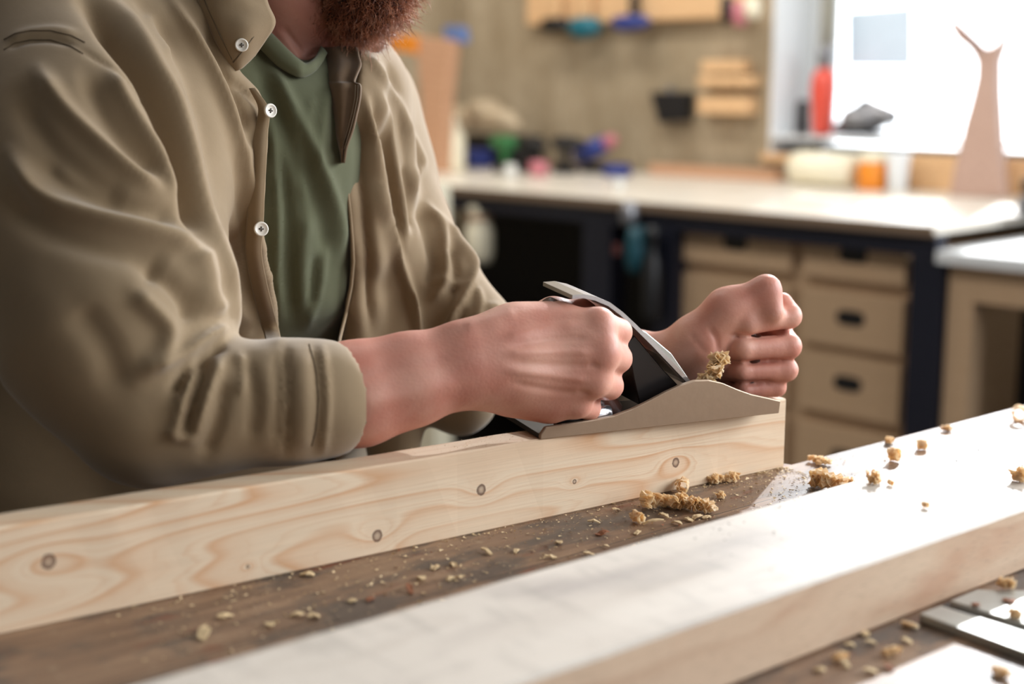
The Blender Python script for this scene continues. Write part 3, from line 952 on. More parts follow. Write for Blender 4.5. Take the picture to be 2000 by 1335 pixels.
T = Field((-.50, 1.12, .80), (-.0, 1.62, 1.32), .004)
T.chain([(NECK + [0.005, -.005, -.055], .084), (CHEST, .115), (BELLY, .110), (HIP, .108)], k=.04, M=MT)
T.cone(NECK + [0, 0, -.03], .06, L_ARM[0][0], .058, .04); T.cone(NECK + [0, 0, -.03], .06, R_ARM[0][0] , .055, .04)
T.cone(np.array(W(600, 260, 1.26)), .03, np.array(W(600, 560, 1.27)), .03, .05)
neck_px = np.array([(380, -200), (440, -30), (470, 14), (500, 40), (527, 62), (558, 93), (585, 116), (598, 122), (612, 114), (626, 96), (640, 60), (720, -200)], float)
def neckhole(X):
    x, y, z = np.broadcast_arrays(*X); out = np.full(x.shape, -.06, np.float32)
    sel = (z > 1.10) & (x > -.40); xs, ys, zs = x[sel].astype(float), y[sel].astype(float), z[sel].astype(float)
    Z = zs - CAM_H; d = ys * CP - Z * SP
    out[sel] = in_poly(1000 + FPX * xs / d, 667.5 - FPX * (ys * SP + Z * CP) / d, neck_px) * d / FPX
    return out
T.chain([Wr(690, 300, 1.235, 10), Wr(700, 400, 1.235, 24), Wr(706, 520, 1.24, 30), Wr(690, 680, 1.25, 34)], k=.012, mode='sub')
T.mask(neckhole, .004)
P, Q = T.mesh(); P = laplace(P, Q, 4, .5)
tee_str = [
    ([(530, 130), (560, 190), (600, 260), (640, 350), (665, 430), (668, 500)], 12, 6), ([(505, 120), (540, 210), (580, 300), (610, 370), (635, 440), (640, 520)], 16, -5),
    ([(528, 220), (540, 330), (545, 430), (540, 520), (548, 620)], 9, 5), ([(545, 300), (560, 400), (565, 520), (575, 640)], 12, -4),
    ([(600, 420), (590, 500), (590, 600)], 14, 4), ([(560, 200), (585, 300), (600, 400)], 9, 2.5), ([(640, 170), (630, 250), (618, 330)], 9, 2.5),
    ([(610, 190), (600, 240)], 6, 1.5), ([(655, 200), (655, 300)], 8, -3), ([(640, 480), (625, 560), (600, 640)], 9, 3), ([(615, 500), (610, 600)], 8, -3),
    ([(500, 300), (515, 420), (520, 520)], 8, -3)]
N = vnormals(P, Q); P = P + N * (strokes(P, N, tee_str) + .0007 * smooth_noise(P, 60, 3))[:, None]
tee = to_obj('t_shirt', P, Q, M_tee, person)

def sheet(name, rows, mat, parent, thick=.0012, nu=10, nv=10, smooth=True, ripple=0.0, seed=0):
    """cloth sheet through a grid of world points (rows x cols), Catmull-Rom interpolated, with real thickness"""
    G = np.array([[np.array(p, float) for p in r] for r in rows])
    def cr(A, n):
        m = len(A); out = []
        for i in range(m - 1):
            p0 = A[i - 1] if i else 2 * A[0] - A[1]; p1, p2 = A[i], A[i + 1]; p3 = A[i + 2] if i + 2 < m else 2 * A[-1] - A[-2]
            for j in range(n):
                t = j / n
                out.append(.5 * (2 * p1 + (p2 - p0) * t + (2 * p0 - 5 * p1 + 4 * p2 - p3) * t * t + (3 * p1 - p0 - 3 * p2 + p3) * t ** 3))
        out.append(A[-1]); return np.array(out)
    G = cr(G, nu); G = cr(G.transpose(1, 0, 2), nv).transpose(1, 0, 2)
    a, b = G.shape[:2]
    P = G.reshape(-1, 3)
    Q = np.array([(i * b + j, i * b + j + 1, (i + 1) * b + j + 1, (i + 1) * b + j) for i in range(a - 1) for j in range(b - 1)])
    N = vnormals(P, Q)
    if ripple: P = P + N * (ripple * smooth_noise(P, 120, seed))[:, None]
    n = len(P)
    P2 = np.concatenate([P + N * thick * .5, P - N * thick * .5])
    Q2 = [Q, Q[:, ::-1] + n]
    rim = []
    for i in range(a - 1): rim += [(i * b, (i + 1) * b, (i + 1) * b + n, i * b + n), ((i + 1) * b + b - 1, i * b + b - 1, i * b + b - 1 + n, (i + 1) * b + b - 1 + n)]
    for j in range(b - 1): rim += [(j + 1, j, j + n, j + 1 + n), ((a - 1) * b + j, (a - 1) * b + j + 1, (a - 1) * b + j + 1 + n, (a - 1) * b + j + n)]
    Q2.append(np.array(rim))
    return to_obj(name, P2, np.concatenate(Q2), mat, parent, smooth)

# ---- khaki overshirt
S_ = Field((-.66, .83, .80), (.06, 1.66, 1.44), .0032)
S_.chain([(NECK + [0, 0, -.03], .095), (CHEST, .128), (BELLY, .130), (HIP, .128)], k=.04, M=MT)
SLV = [Wr(120, 110, 1.19, 175), Wr(165, 300, 1.12, 205), Wr(190, 480, 1.07, 222), Wr(225, 660, 1.02, 190), Wr(300, 815, .995, 128)]
S_.chain(SLV, k=.05)
S_.cone(NECK + [0, 0, -.02], .070, SLV[0][0], SLV[0][1], .06)
S_.cone(CHEST, .10, SLV[1][0], SLV[1][1] * .9, .06)
S_.cone(*Wr(405, 560, 1.05, 40), *Wr(420, 610, 1.04, 30), .03)
S_.chain([Wr(290, 810, .995, 130), Wr(420, 795, 1.0, 118), Wr(560, 785, 1.01, 112), Wr(628, 778, 1.018, 112)], k=.02)
LSL = [Wr(692, 215, 1.46, 98), Wr(742, 330, 1.43, 88), Wr(795, 455, 1.38, 80), Wr(850, 550, 1.34, 74)]
S_.chain(LSL, k=.03)
S_.cone(NECK + [0, 0, -.02], .070, LSL[0][0], LSL[0][1], .05)
S_.chain([Wr(860, 560, 1.34, 80), Wr(905, 620, 1.325, 66), Wr(962, 655, 1.31, 62)], k=.02)
# hanging front panels
S_.cone(*Wr(556, 785, 1.01, 116), *Wr(634, 778, 1.018, 116), .003)
S_.chain([Wr(395, 60, 1.215, 70), Wr(430, 260, 1.20, 75), Wr(450, 430, 1.20, 70), Wr(470, 700, 1.24, 70)], k=.04)
S_.chain([Wr(735, 170, 1.35, 40), Wr(745, 330, 1.325, 48), Wr(752, 480, 1.31, 50), Wr(765, 640, 1.315, 52), Wr(770, 880, 1.33, 52)], k=.03)
S_.chain([Wr(722, 150, 1.29, 20), Wr(706, 235, 1.280, 22), Wr(700, 318, 1.276, 22), Wr(708, 400, 1.272, 26), Wr(716, 490, 1.270, 28), Wr(708, 600, 1.274, 28), Wr(700, 720, 1.28, 30)], k=.02)
S_.chain([Wr(60, 560, 1.27, 150), Wr(70, 900, 1.27, 180), Wr(80, 1150, 1.30, 180)], k=.03)
S_.chain([Wr(905, 640, 1.34, 60), Wr(900, 780, 1.35, 70)], k=.03)

# opening over the chest and the cuff ends
open_px = np.array([(430, -60), (468, 138), (505, 175), (524, 215), (520, 300), (513, 440), (508, 500), (528, 590), (548, 680), (560, 900),
                    (655, 900), (662, 690), (672, 620), (684, 560), (688, 500), (681, 420), (669, 320), (672, 250), (690, 200), (700, 130), (690, 60), (690, -60)], float)
def opening(X):
    x, y, z = np.broadcast_arrays(*X)
    out = np.full(x.shape, -.06, np.float32)
    sel = (x > -.42) & (x < -.05) & (y > 1.10) & (y < 1.40)
    xs, ys, zs = x[sel].astype(float), y[sel].astype(float), z[sel].astype(float)
    Z = zs - CAM_H; d = ys * CP - Z * SP
    px = 1000 + FPX * xs / d; py = 667.5 - FPX * (ys * SP + Z * CP) / d
    sd = in_poly(px, py, open_px) * d / FPX
    # only the front half of the garment: limited in the facing direction
    fr = (xs + .25) * FA[0] + (ys - 1.36) * FA[1] - .015
    out[sel] = np.minimum(sd, fr)
    return out
S_.mask(opening, .006)
# hollow collar/neck hole
S_.chain([(NECK + [0, 0, -.01], .068), (np.array(W(610, 0, 1.335)), .075)], k=.01, mode='sub')
# cuff ends: hollow them a little so the arm comes out of a sleeve
for c0, c1, r_in in ((R_FORE[2], R_FORE[1], 104), (L_FORE[1], L_FORE[0], 56)):
    pass
S_.cone(*Wr(600, 779, 1.018, 103), *Wr(680, 771, 1.03, 103), .004, 'sub')
S_.cone(*Wr(950, 655, 1.312, 55), *Wr(1010, 675, 1.30, 56), .004, 'sub')
P, Q = S_.mesh(); P = laplace(P, Q, 3, .5)
shirt_str = [
    # sleeve ridges
    ([(75, 139), (135, 225), (225, 307), (318, 372)], 16, 9), ([(40, 190), (90, 280), (170, 345), (250, 385)], 24, -7),
    ([(217, 142), (243, 195), (285, 262), (326, 325), (356, 390)], 14, 8), ([(170, 150), (200, 220), (250, 285), (310, 345)], 20, -7),
    ([(22, 300), (67, 371), (112, 400), (180, 420), (262, 440), (340, 462), (390, 500)], 18, 10), ([(70, 300), (110, 350), (190, 388), (290, 410), (350, 430)], 20, -8),
    ([(0, 380), (80, 450), (180, 480), (280, 500), (330, 520)], 26, -7),
    ([(380, 490), (402, 530), (408, 580), (430, 615)], 20, 9), ([(262, 570), (295, 600), (335, 640), (322, 690), (268, 735)], 18, 8),
    ([(280, 520), (330, 545), (370, 590), (372, 630)], 20, -9), ([(445, 640), (400, 662), (345, 698), (300, 720)], 12, 8),
    ([(440, 665), (400, 690), (360, 730), (340, 770)], 12, -9), ([(150, 600), (210, 680), (230, 760)], 30, -5),
    ([(385, 690), (362, 760), (345, 835), (328, 850)], 11, 6), ([(432, 700), (402, 780), (378, 850)], 10, 6), ([(408, 690), (382, 770), (362, 845)], 9, -6),
    ([(468, 690), (480, 735), (470, 770)], 8, 4), ([(440, 740), (425, 830), (400, 890)], 14, -5), ([(335, 850), (380, 858)], 10, 4),
    ([(480, 700), (500, 780), (490, 860)], 14, -4), ([(628, 672), (642, 780), (632, 885)], 6, 3), ([(556, 672), (566, 780), (558, 890)], 6, -4), ([(612, 672), (624, 780), (614, 885)], 6, -2), ([(540, 690), (545, 780), (540, 870)], 9, -3.5), ([(590, 690), (596, 790), (590, 880)], 18, 2.5),
    # yoke seam and armhole
    ([(15, 92), (50, 78), (100, 76), (145, 88)], 5, -3), ([(20, 75), (55, 62), (105, 58), (150, 68)], 8, 2.5), ([(150, 92), (220, 135), (280, 190), (330, 270)], 5, -2),
    ([(165, 0), (225, 78), (281, 142), (322, 225), (352, 320), (378, 400), (395, 450)], 17, -21),
    ([(205, -10), (262, 56), (300, 124), (337, 187), (367, 281), (400, 412), (440, 520), (470, 620)], 15, 9),
    ([(265, -10), (330, 70), (375, 150), (405, 240), (425, 340), (450, 440), (480, 560), (500, 650)], 14, -8),
    ([(330, -10), (380, 75), (410, 130), (442, 200), (464, 285), (478, 375), (500, 480), (530, 600), (545, 660)], 12, 9),
    ([(400, 40), (430, 130), (470, 220), (485, 260)], 10, -6), ([(476, 280), (490, 325), (493, 380)], 12, 5), ([(455, 160), (485, 185), (512, 210)], 7, -4),
    ([(290, 20), (335, 110)], 10, 4), ([(455, 300), (470, 400), (490, 520), (510, 640)], 9, -5),
    # far front panel and sleeve
    ([(712, 190), (728, 260), (736, 330), (748, 420), (776, 500), (802, 570), (820, 650)], 8, 9), ([(695, 230), (708, 330), (714, 430), (722, 540), (730, 660)], 14, -10),
    ([(740, 180), (758, 250), (772, 330), (785, 410), (792, 480)], 8, 6), ([(728, 200), (745, 290), (758, 380), (790, 470)], 8, -6),
    ([(770, 180), (790, 240), (812, 290), (826, 320), (806, 352), (812, 400)], 8, 6), ([(790, 320), (800, 380), (806, 450)], 8, -6), ([(755, 130), (775, 190), (785, 260), (800, 340)], 8, -4),
    ([(720, 110), (750, 150), (780, 210)], 8, 4), ([(672, 330), (686, 430), (688, 520), (672, 630)], 6, 4),
    ([(835, 400), (862, 440), (874, 500), (868, 560), (840, 590)], 8, 7), ([(815, 400), (838, 460), (848, 520), (830, 570)], 9, -7),
    ([(860, 420), (895, 470), (925, 515), (920, 550), (895, 600), (868, 650)], 8, 8), ([(880, 480), (895, 530), (880, 580)], 9, -7), ([(820, 560), (860, 545), (905, 555)], 9, 4),
    ([(930, 560), (940, 590), (930, 640)], 7, 4), ([(905, 600), (890, 660)], 7, -5), ([(950, 600), (975, 598)], 8, 3),
    ([(800, 560), (812, 620), (820, 700)], 7, 7)]
N = vnormals(P, Q)
off = strokes(P, N, shirt_str) + .0010 * smooth_noise(P, 28, 5) + .0005 * smooth_noise(P, 75, 9)
P = P + N * off[:, None]
P = laplace(P, Q, 1, .4)
shirt = to_obj('overshirt', P, Q, M_shirt, person)
del S_, T
# ------------------------------------------------------------------ garment details laid on the modelled surface
from mathutils.bvhtree import BVHTree
def bvh_of(ob):
    me = ob.data; o = parent_world(ob.parent)
    co = np.empty(len(me.vertices) * 3); me.vertices.foreach_get('co', co)
    co = co.reshape(-1, 3) + np.array(o)
    fs = np.empty(len(me.loops), dtype=np.int32); me.loops.foreach_get('vertex_index', fs)
    return BVHTree.FromPolygons([tuple(c) for c in co], [tuple(f) for f in fs.reshape(-1, 4)])
BV = bvh_of(shirt); BVT = bvh_of(tee)
def hit(px, py, bv=None):
    h = (bv or BV).ray_cast(Vector((0, 0, CAM_H)), ray(px, py).normalized())
    return h[0], h[1]
def on_cloth(px, py, lift=.002, sx=None, bv=None, default=1.2):
    """point seen at (px, py) with the depth of the cloth at column sx, lifted towards the viewer"""
    h, n = hit(sx if sx is not None else px, py, bv)
    Y = h.y if h is not None else default
    return W(px, py, Y - lift)

# neckband of the tee, following its surface
up_ = [(468, 16), (498, 42), (527, 66), (558, 97), (585, 120), (598, 126), (612, 118), (622, 105), (629, 92)]
lo_ = [(452, 48), (483, 75), (510, 96), (545, 130), (575, 147), (592, 150), (612, 140), (628, 122), (638, 104)]
dd = []
for (a, b) in lo_:
    h, n = hit(a, b + 6, BVT); dd.append(h.y if h is not None else 1.27)
dd = np.convolve([dd[0]] + dd + [dd[-1]], [.25, .5, .25], 'valid')
sheet('neckband', [[W(a, b, Y + .012) for (a, b), Y in zip(up_, dd)], [W(a, b, Y + .000) for (a, b), Y in zip(up_, dd)],
                   [W((a[0] + b[0]) / 2, (a[1] + b[1]) / 2, Y - .005) for a, b, Y in zip(up_, lo_, dd)], [W(b[0], b[1], Y - .0035) for b, Y in zip(lo_, dd)]], M_tee, tee, .0024, 5, 6, ripple=.0003)
# near placket: button side
edge = [(497, 172), (524, 213), (522, 260), (520, 300), (516, 370), (513, 440), (510, 490), (519, 545), (531, 595), (545, 650), (556, 700)]
cols = [[], [], []]
prev = None
for ek, (ex, ey) in enumerate(edge):
    g_ = min(1.0, (ek + .15) / 2.5)
    h, n = hit(ex - 26, ey); Y = h.y if h is not None else 1.2
    if prev is not None: Y = .5 * Y + .5 * prev
    prev = Y
    cols[0].append(W(ex - 8 - 22 * g_, ey, Y - .0005 - .0017 * g_)); cols[1].append(W(ex - 5 - 7 * g_, ey, Y - .001 - .005 * g_)); cols[2].append(W(ex + 1, ey, Y - .001 - .003 * g_))
sheet('placket', cols, M_shirt, shirt, .0022, 5, 6, ripple=.0004, seed=2)
def stitch(name, pts, parent, r=.0005):
    return mk(name, *tube(pts, r, 5), M_stitch, parent, smooth=True)
M_stitch = plain('seam_thread', srgb(92, 76, 56), .9)

# seam stitching on the near shoulder yoke and along the placket
def seam(name, pts, lift=.0012):
    o = []
    for i in range(len(pts) - 1):
        for k in range(4):
            t = k / 4; x = pts[i][0] * (1 - t) + pts[i + 1][0] * t; y = pts[i][1] * (1 - t) + pts[i + 1][1] * t
            h, n = hit(x, y)
            if h is not None: o.append(h + n * .0004)
    if len(o) > 2: stitch(name, o, shirt, .0004)
seam('yoke_seam', [(8, 98), (30, 84), (60, 78), (100, 78), (140, 92), (170, 110)])
seam('yoke_seam', [(8, 78), (30, 66), (60, 60), (100, 60), (140, 70), (175, 88)])
seam('cuff_seam', [(604, 672), (616, 720), (622, 780), (616, 840), (606, 880)])
# near collar leaf (button-down) with the darker stand behind it
Yc = 1.176
sheet('collar', [
    [W(372, -70, 1.20), W(380, -20, Yc + .012), W(398, 30, Yc + .006), W(420, 78, Yc), W(446, 120, Yc - .002), W(457, 138, Yc)],
    [W(412, -75, 1.19), W(422, -25, Yc + .004), W(434, 25, Yc - .002), W(448, 70, Yc - .007), W(463, 110, Yc - .006), W(468, 135, Yc - .002)],
    [W(455, -80, 1.20), W(468, -30, Yc + .008), W(480, 18, Yc + .001), W(488, 60, Yc - .005), W(486, 98, Yc - .003), W(480, 126, Yc)],
    [W(490, -85, 1.22), W(508, -35, Yc + .022), W(524, 10, Yc + .014), W(537, 44, Yc + .010), W(519, 76, Yc + .006), W(498, 108, Yc + .004)]],
    M_shirt, shirt, .0028, 6, 6, ripple=.0008, seed=4)
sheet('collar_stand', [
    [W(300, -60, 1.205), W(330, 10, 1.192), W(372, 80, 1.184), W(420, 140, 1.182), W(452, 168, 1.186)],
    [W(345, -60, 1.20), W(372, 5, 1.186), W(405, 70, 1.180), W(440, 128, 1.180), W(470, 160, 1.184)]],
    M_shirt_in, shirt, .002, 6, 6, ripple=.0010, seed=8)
stitch('collar_seam', [W(455, 122, Yc - .0062), W(470, 105, Yc - .0085), W(492, 76, Yc - .006), W(512, 50, Yc + .001), W(529, 36, Yc + .009)], shirt)
stitch('collar_seam', [W(386, -30, Yc + .0095), W(408, 22, Yc + .001), W(431, 72, Yc - .006), W(453, 116, Yc - .006)], shirt)

# far placket, turned out so its inner face shows, and far collar leaf
Yf = 1.285
rows = [(92, 622, 698), (112, 630, 703), (128, 634, 706), (145, 637, 698), (160, 639, 693), (166, 640, 704), (190, 643, 703), (220, 647, 697), (255, 653, 688), (290, 661, 677), (318, 667, 671)]
yr = []
for y, a, b in rows:
    c_ = [hh_[0].y for hh_ in (hit(x, y, bv) for x in (a + 4, (a + b) / 2, b - 2) for bv in (BV, BVT)) if hh_[0] is not None and hh_[0].y > 1.2]
    yr.append(min(c_) - .006 if c_ else Yf)
yr = [min(v_, Yf) for v_ in yr]
yr = list(np.convolve([yr[0], yr[0]] + yr + [yr[-1], yr[-1]], [.15, .2, .3, .2, .15], 'valid'))
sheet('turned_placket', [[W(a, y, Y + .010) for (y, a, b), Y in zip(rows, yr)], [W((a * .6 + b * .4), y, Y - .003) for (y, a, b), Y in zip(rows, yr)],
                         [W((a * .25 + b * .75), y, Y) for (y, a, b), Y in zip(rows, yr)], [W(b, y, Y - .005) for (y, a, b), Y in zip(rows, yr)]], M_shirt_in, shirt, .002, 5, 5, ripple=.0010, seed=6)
for dx in (5, 10):
    stitch('placket_seam', [W(b - dx, y, Y - .0062) for (y, a, b), Y in list(zip(rows, yr))[5:10]], shirt)
eg = [(670, 318), (677, 360), (684, 420), (688, 470), (690, 510), (686, 555), (676, 610), (664, 660), (657, 700)]
pp = []
for x, y in eg:
    h, n = hit(x + 10, y); pp.append((h.y if h is not None else 1.29))
pp = np.convolve([pp[0]] + pp + [pp[-1]], [.25, .5, .25], 'valid')
mk('front_hem', *tube([W(x, y, Y - .003) for (x, y), Y in zip(eg, pp)], .0016, 8), M_shirt, shirt, smooth=True)

# buttons
def button(px, py, Y, r_px, nrm, parent=None):
    c, r = Wr(px, py, Y, r_px); c = Vector(c); nrm = Vector(nrm).normalized()
    prof = [(r * .2, -.0012), (r * .92, -.0010), (r, -.0003), (r, .0006), (r * .93, .0013), (r * .8, .0013), (r * .68, .0006), (r * .3, .0005), (.00001, .0005)]
    vs, fs = lathe(prof, c, nrm, 24)
    nv = len(fs)
    s = nrm.orthogonal().normalized(); t = nrm.cross(s)
    for k in range(4):
        a = math.pi / 4 + k * math.pi / 2
        v2, f2 = lathe([(r * .11, .0004), (r * .11, .00085), (r * .02, .0009)], c + (s * math.cos(a) + t * math.sin(a)) * r * .24, nrm, 8)
        vs, fs = merge((vs, fs), (v2, f2))
    v2, f2 = tube([c + s * r * .17 + t * r * .17 + nrm * .0011, c - s * r * .17 - t * r * .17 + nrm * .0011], r * .05, 5)
    vs, fs = merge((vs, fs), (v2, f2)); v2, f2 = tube([c + s * r * .17 - t * r * .17 + nrm * .0011, c - s * r * .17 + t * r * .17 + nrm * .0011], r * .05, 5)
    vs, fs = merge((vs, fs), (v2, f2))
    o = mk('button', vs, fs, M_button, shirt, smooth=True)
    o.data.materials.append(M_thread)
    for i, p in enumerate(o.data.polygons):
        if i >= nv: p.material_index = 1
    return o
tocam = lambda px, py: -ray(px, py).normalized()
button(472, 88, Yc - .0095, 13, tocam(472, 88))
h, n = hit(497, 216); button(528, 216, (h.y if h else 1.19) - .010, 14, tocam(528, 216) + Vector((.75, -.05, .1)))
h, n = hit(486, 447); button(510, 447, (h.y if h else 1.19) - .012, 14.5, tocam(510, 447) + Vector((.25, 0, .1)))
h, n = hit(950, 600); button(950, 622, (h.y if h else 1.27) - .004, 8, tocam(950, 622) + Vector((.3, 0, .5)))

# ------------------------------------------------------------------ beard: core and thousands of curly strands
m = NT('beard_hair'); v = m.obj()
a = m.noise(v, 70, 3); b = m.noise(v, 30, 2)
c = m.ramp(a, [(.3, srgb(120, 68, 46)), (.5, srgb(178, 108, 74)), (.7, srgb(232, 170, 132))])
m.set(c, .32, 0, .8)
trl = m.n('BsdfTranslucent'); m.put(trl.inputs['Color'], (.75, .5, .36, 1))
mx = m.n('MixShader'); mx.inputs[0].default_value = .35
m.t.links.new(m.b.outputs[0], mx.inputs[1]); m.t.links.new(trl.outputs[0], mx.inputs[2]); m.t.links.new(mx.outputs[0], m.out.inputs[0])
M_beard = m.m
m = NT('beard_undercoat'); m.set(m.ramp(m.noise(m.obj(), 160, 3), [(.35, srgb(40, 20, 15)), (.7, srgb(92, 48, 32))]), .9); M_under = m.m
U = Field((-.30, 1.15, 1.16), (.0, 1.45, 1.42), .0028)
BCH = [Wr(626, -10, 1.332, 40), Wr(656, 14, 1.308, 52), Wr(698, 12, 1.285, 56), Wr(740, -8, 1.265, 40)]
U.chain(BCH, k=.02)
U.chain([Wr(628, -10, 1.345, 52), Wr(660, -120, 1.345, 60)], k=.02); U.chain([Wr(748, -12, 1.265, 42), Wr(785, -60, 1.27, 36)], k=.02)
P, Q = U.mesh(); P = laplace(P, Q, 2)
N = vnormals(P, Q)
beard = to_obj('beard', P, Q, M_under, person)
rg = np.random.default_rng(3)
ctr = np.array(W(700, -60, 1.31))
x_, y_, d_ = project(P)
ok = np.where((y_ > -90))[0]
NS = 6500
ids = rg.choice(ok, NS)
down = np.array([.30, -.15, -.75])
SV, SF = [], []
NSEG = 7
for i in ids:
    p = P[i] + rg.normal(0, .001, 3); n = N[i]
    g = np.clip(((x_[i] - 640) / 180), 0, 1)
    d = n * 1.0 + down * (.35 + .3 * rg.random()) + rg.normal(0, .6, 3); d /= np.linalg.norm(d)
    L = (.008 + .010 * rg.random() + (.012 * rg.random() if rg.random() < .10 else 0)) * (.75 + .35 * g)
    ax1 = np.cross(d, rg.normal(size=3)); ax1 /= np.linalg.norm(ax1); ax2 = np.cross(d, ax1)
    ph = rg.uniform(0, 6.28); fr = rg.uniform(2, 6); am = rg.uniform(.0010, .0034)
    w0 = rg.uniform(.00022, .00046)
    path = []
    for k in range(NSEG):
        t = k / (NSEG - 1)
        path.append(p + d * L * t + down * L * .28 * t * t + ax1 * am * t ** .7 * np.sin(ph + fr * t * 2) + ax2 * am * t ** .7 * np.cos(ph + fr * t * 2))
    b = len(SV)
    for k in range(NSEG):
        r = w0 * (1 - .7 * k / (NSEG - 1))
        SV += [path[k] + ax1 * r, path[k] - ax1 * r * .5 + ax2 * r * .87, path[k] - ax1 * r * .5 - ax2 * r * .87]
    for k in range(NSEG - 1):
        for q in range(3):
            a0 = b + k * 3 + q; a1 = b + k * 3 + (q + 1) % 3
            SF.append((a0, a1, a1 + 3, a0 + 3))
str_ = to_obj('strands', np.array(SV), np.array(SF), M_beard, beard); tag(str_, kind='stuff')

# hair on the head (above the frame)
Hf = Field(tuple(HC - .14), tuple(HC + .15), .004)
Hf.ell(HC + UP * .014 - LK * .012, (.084, .102, .104), .01, R=HR)
Hf.ell(HC + LK * .085 - UP * .055, (.09, .075, .095), .02, 'sub', R=HR)
Hf.ell(HC - UP * .10 + LK * .03, (.12, .09, .07), .02, 'sub', R=HR)
P, Q = Hf.mesh(); N = vnormals(P, Q); P = P + N * (.003 * smooth_noise(P, 110, 4))[:, None]
to_obj('hair', P, Q, M_under, person)

# trousers and boots behind the bench
Tf = Field((-.62, 1.12, .03), (.05, 1.75, .95), .008)
KN = [(-.36, 1.30, .46), (-.20, 1.46, .46)]; AN = [(-.42, 1.40, .10), (-.26, 1.56, .10)]
Tf.chain([(HIP + [0, 0, .05], .115), (HIP + [0, 0, -.04], .115)], k=.03, M=MT)
for sg, kn_, an_ in ((-1, KN[0], AN[0]), (1, KN[1], AN[1])):
    Tf.chain([(HIP + SH * .085 * sg + [0, 0, -.06], .092), (np.array(kn_), .072), (np.array(an_), .062)], k=.03)
P, Q = Tf.mesh(); to_obj('trousers', laplace(P, Q, 2), Q, M_trouser, person)
for an_ in AN:
    Bf = Field((an_[0] - .12, an_[1] - .25, 0), (an_[0] + .3, an_[1] + .15, .2), .006)
    a = np.array(an_)
    Bf.chain([(a, .052), (a + [0, 0, -.045], .052)], k=.02); Bf.chain([(a + [-.02, .015, -.055], .042), (a + FA * .10 + [0, 0, -.06], .038), (a + FA * .16 + [0, 0, -.065], .030)], k=.03)
    Bf.mask(lambda X: (np.float32(.004) - X[2]) + 0 * X[0] + 0 * X[1], .003)
    P, Q = Bf.mesh(); to_obj('boot', laplace(P, Q, 1), Q, M_black, person)

# ------------------------------------------------------------------ hand plane
M_iron = plain('cast_iron_cheek', srgb(160, 138, 116), .45, .45, .05, 120)  # brown reflected from around the plane put into the iron colour
M_iron_dark = plain('japanned_iron', srgb(26, 22, 22), .35, .2)
M_chrome = plain('polished_steel', srgb(200, 200, 205), .16, .95, .02)
M_blade = plain('brushed_blade', srgb(188, 188, 190), .25, .85, .04)
M_rose = pine('rosewood', srgb(70, 38, 28), srgb(36, 18, 14), rough=.35, spec=.5)
o_t = B1 - Q1 * .021 - D1 * .029 + Vector((0, 0, .0628 - .0052))
o_h = B1 - D1 * .320 + Q1 * .003 + Vector((0, 0, .0628 + .0085 * .30 + .0012))
px_ = (o_t - o_h).normalized()
ay_ = (Q1 + Vector((0, 0, .11))).normalized(); ay_ = (ay_ - px_ * ay_.dot(px_)).normalized()
az_ = px_.cross(ay_).normalized()
plane = thing('hand_plane', tuple(o_t), 'metal bench hand plane with silver blade, held in both hands on the knotty board', 'hand plane')
def PL(x, y, z): return o_t + px_ * x + ay_ * y + az_ * z
def to_local(px, py, y=0.0):
    p = on_plane(px, py, PL(0, y, 0), ay_); q = p - o_t
    return q.dot(px_), q.dot(az_)
PWID = .060
prof = [(1534, 782), (1500, 777), (1468, 770), (1440, 760), (1412, 748), (1385, 742), (1358, 743), (1330, 752), (1300, 766), (1268, 783), (1235, 799), (1200, 812), (1160, 820), (1120, 826)]
tp = [to_local(*p) for p in prof]
heel_x = -.238
tp.append((heel_x + .004, max(tp[-1][1] * .9, .006)))
tp[0] = (0.0, tp[0][1])
poly_s = [(heel_x, 0.0), (0, 0.0)] + tp + [(heel_x, .004)]
for y0 in (0, PWID - .0035):
    from_bm('cheek', bm_prism([PL(x, y0, z) for x, z in poly_s], ay_ * .0035, .0006, 1), M_iron, plane)
from_bm('sole', bm_box(PL(heel_x, .0035, 0), px_ * (-heel_x), ay_ * (PWID - .007), az_ * .004), M_iron_dark, plane)
# frog, blade with curled cap, lever
fr = [to_local(*p, .014) for p in ((1325, 752), (1296, 722), (1240, 655), (1226, 668), (1238, 740), (1250, 792))]
fr = [(x, max(z, .004)) for x, z in fr]
from_bm('frog', bm_prism([PL(x, .014, z) for x, z in fr], ay_ * .032, .0008, 1), M_iron_dark, plane)
bl = [to_local(*p, .008) for p in ((1352, 752), (1318, 716), (1276, 672), (1240, 636), (1214, 612), (1190, 594), (1164, 583), (1140, 578), (1118, 580))]
vs, fs = [], []
for i, (x, z) in enumerate(bl):
    a = bl[max(i - 1, 0)]; b = bl[min(i + 1, len(bl) - 1)]
    t = Vector((b[0] - a[0], b[1] - a[1])).normalized(); nx, nz = -t.y, t.x
    for yy, sgn in ((.008, 1), (.052, 1), (.052, -1), (.008, -1)):
        vs.append(PL(x + nx * .0016 * sgn, yy, z + nz * .0016 * sgn))
for i in range(len(bl) - 1):
    for k in range(4): fs.append((i * 4 + k, i * 4 + (k + 1) % 4, i * 4 + 4 + (k + 1) % 4, i * 4 + 4 + k))
fs += [(0, 1, 2, 3), tuple((len(bl) - 1) * 4 + k for k in (3, 2, 1, 0))]
mk('blade', vs, fs, M_blade, plane)
lc = [to_local(*p, .012) for p in ((1345, 738), (1312, 690), (1262, 648), (1240, 640), (1285, 690), (1330, 740))]
from_bm('lever_cap', bm_prism([PL(x, .012, z) for x, z in lc], ay_ * .036, .0008, 1), M_steel, plane)
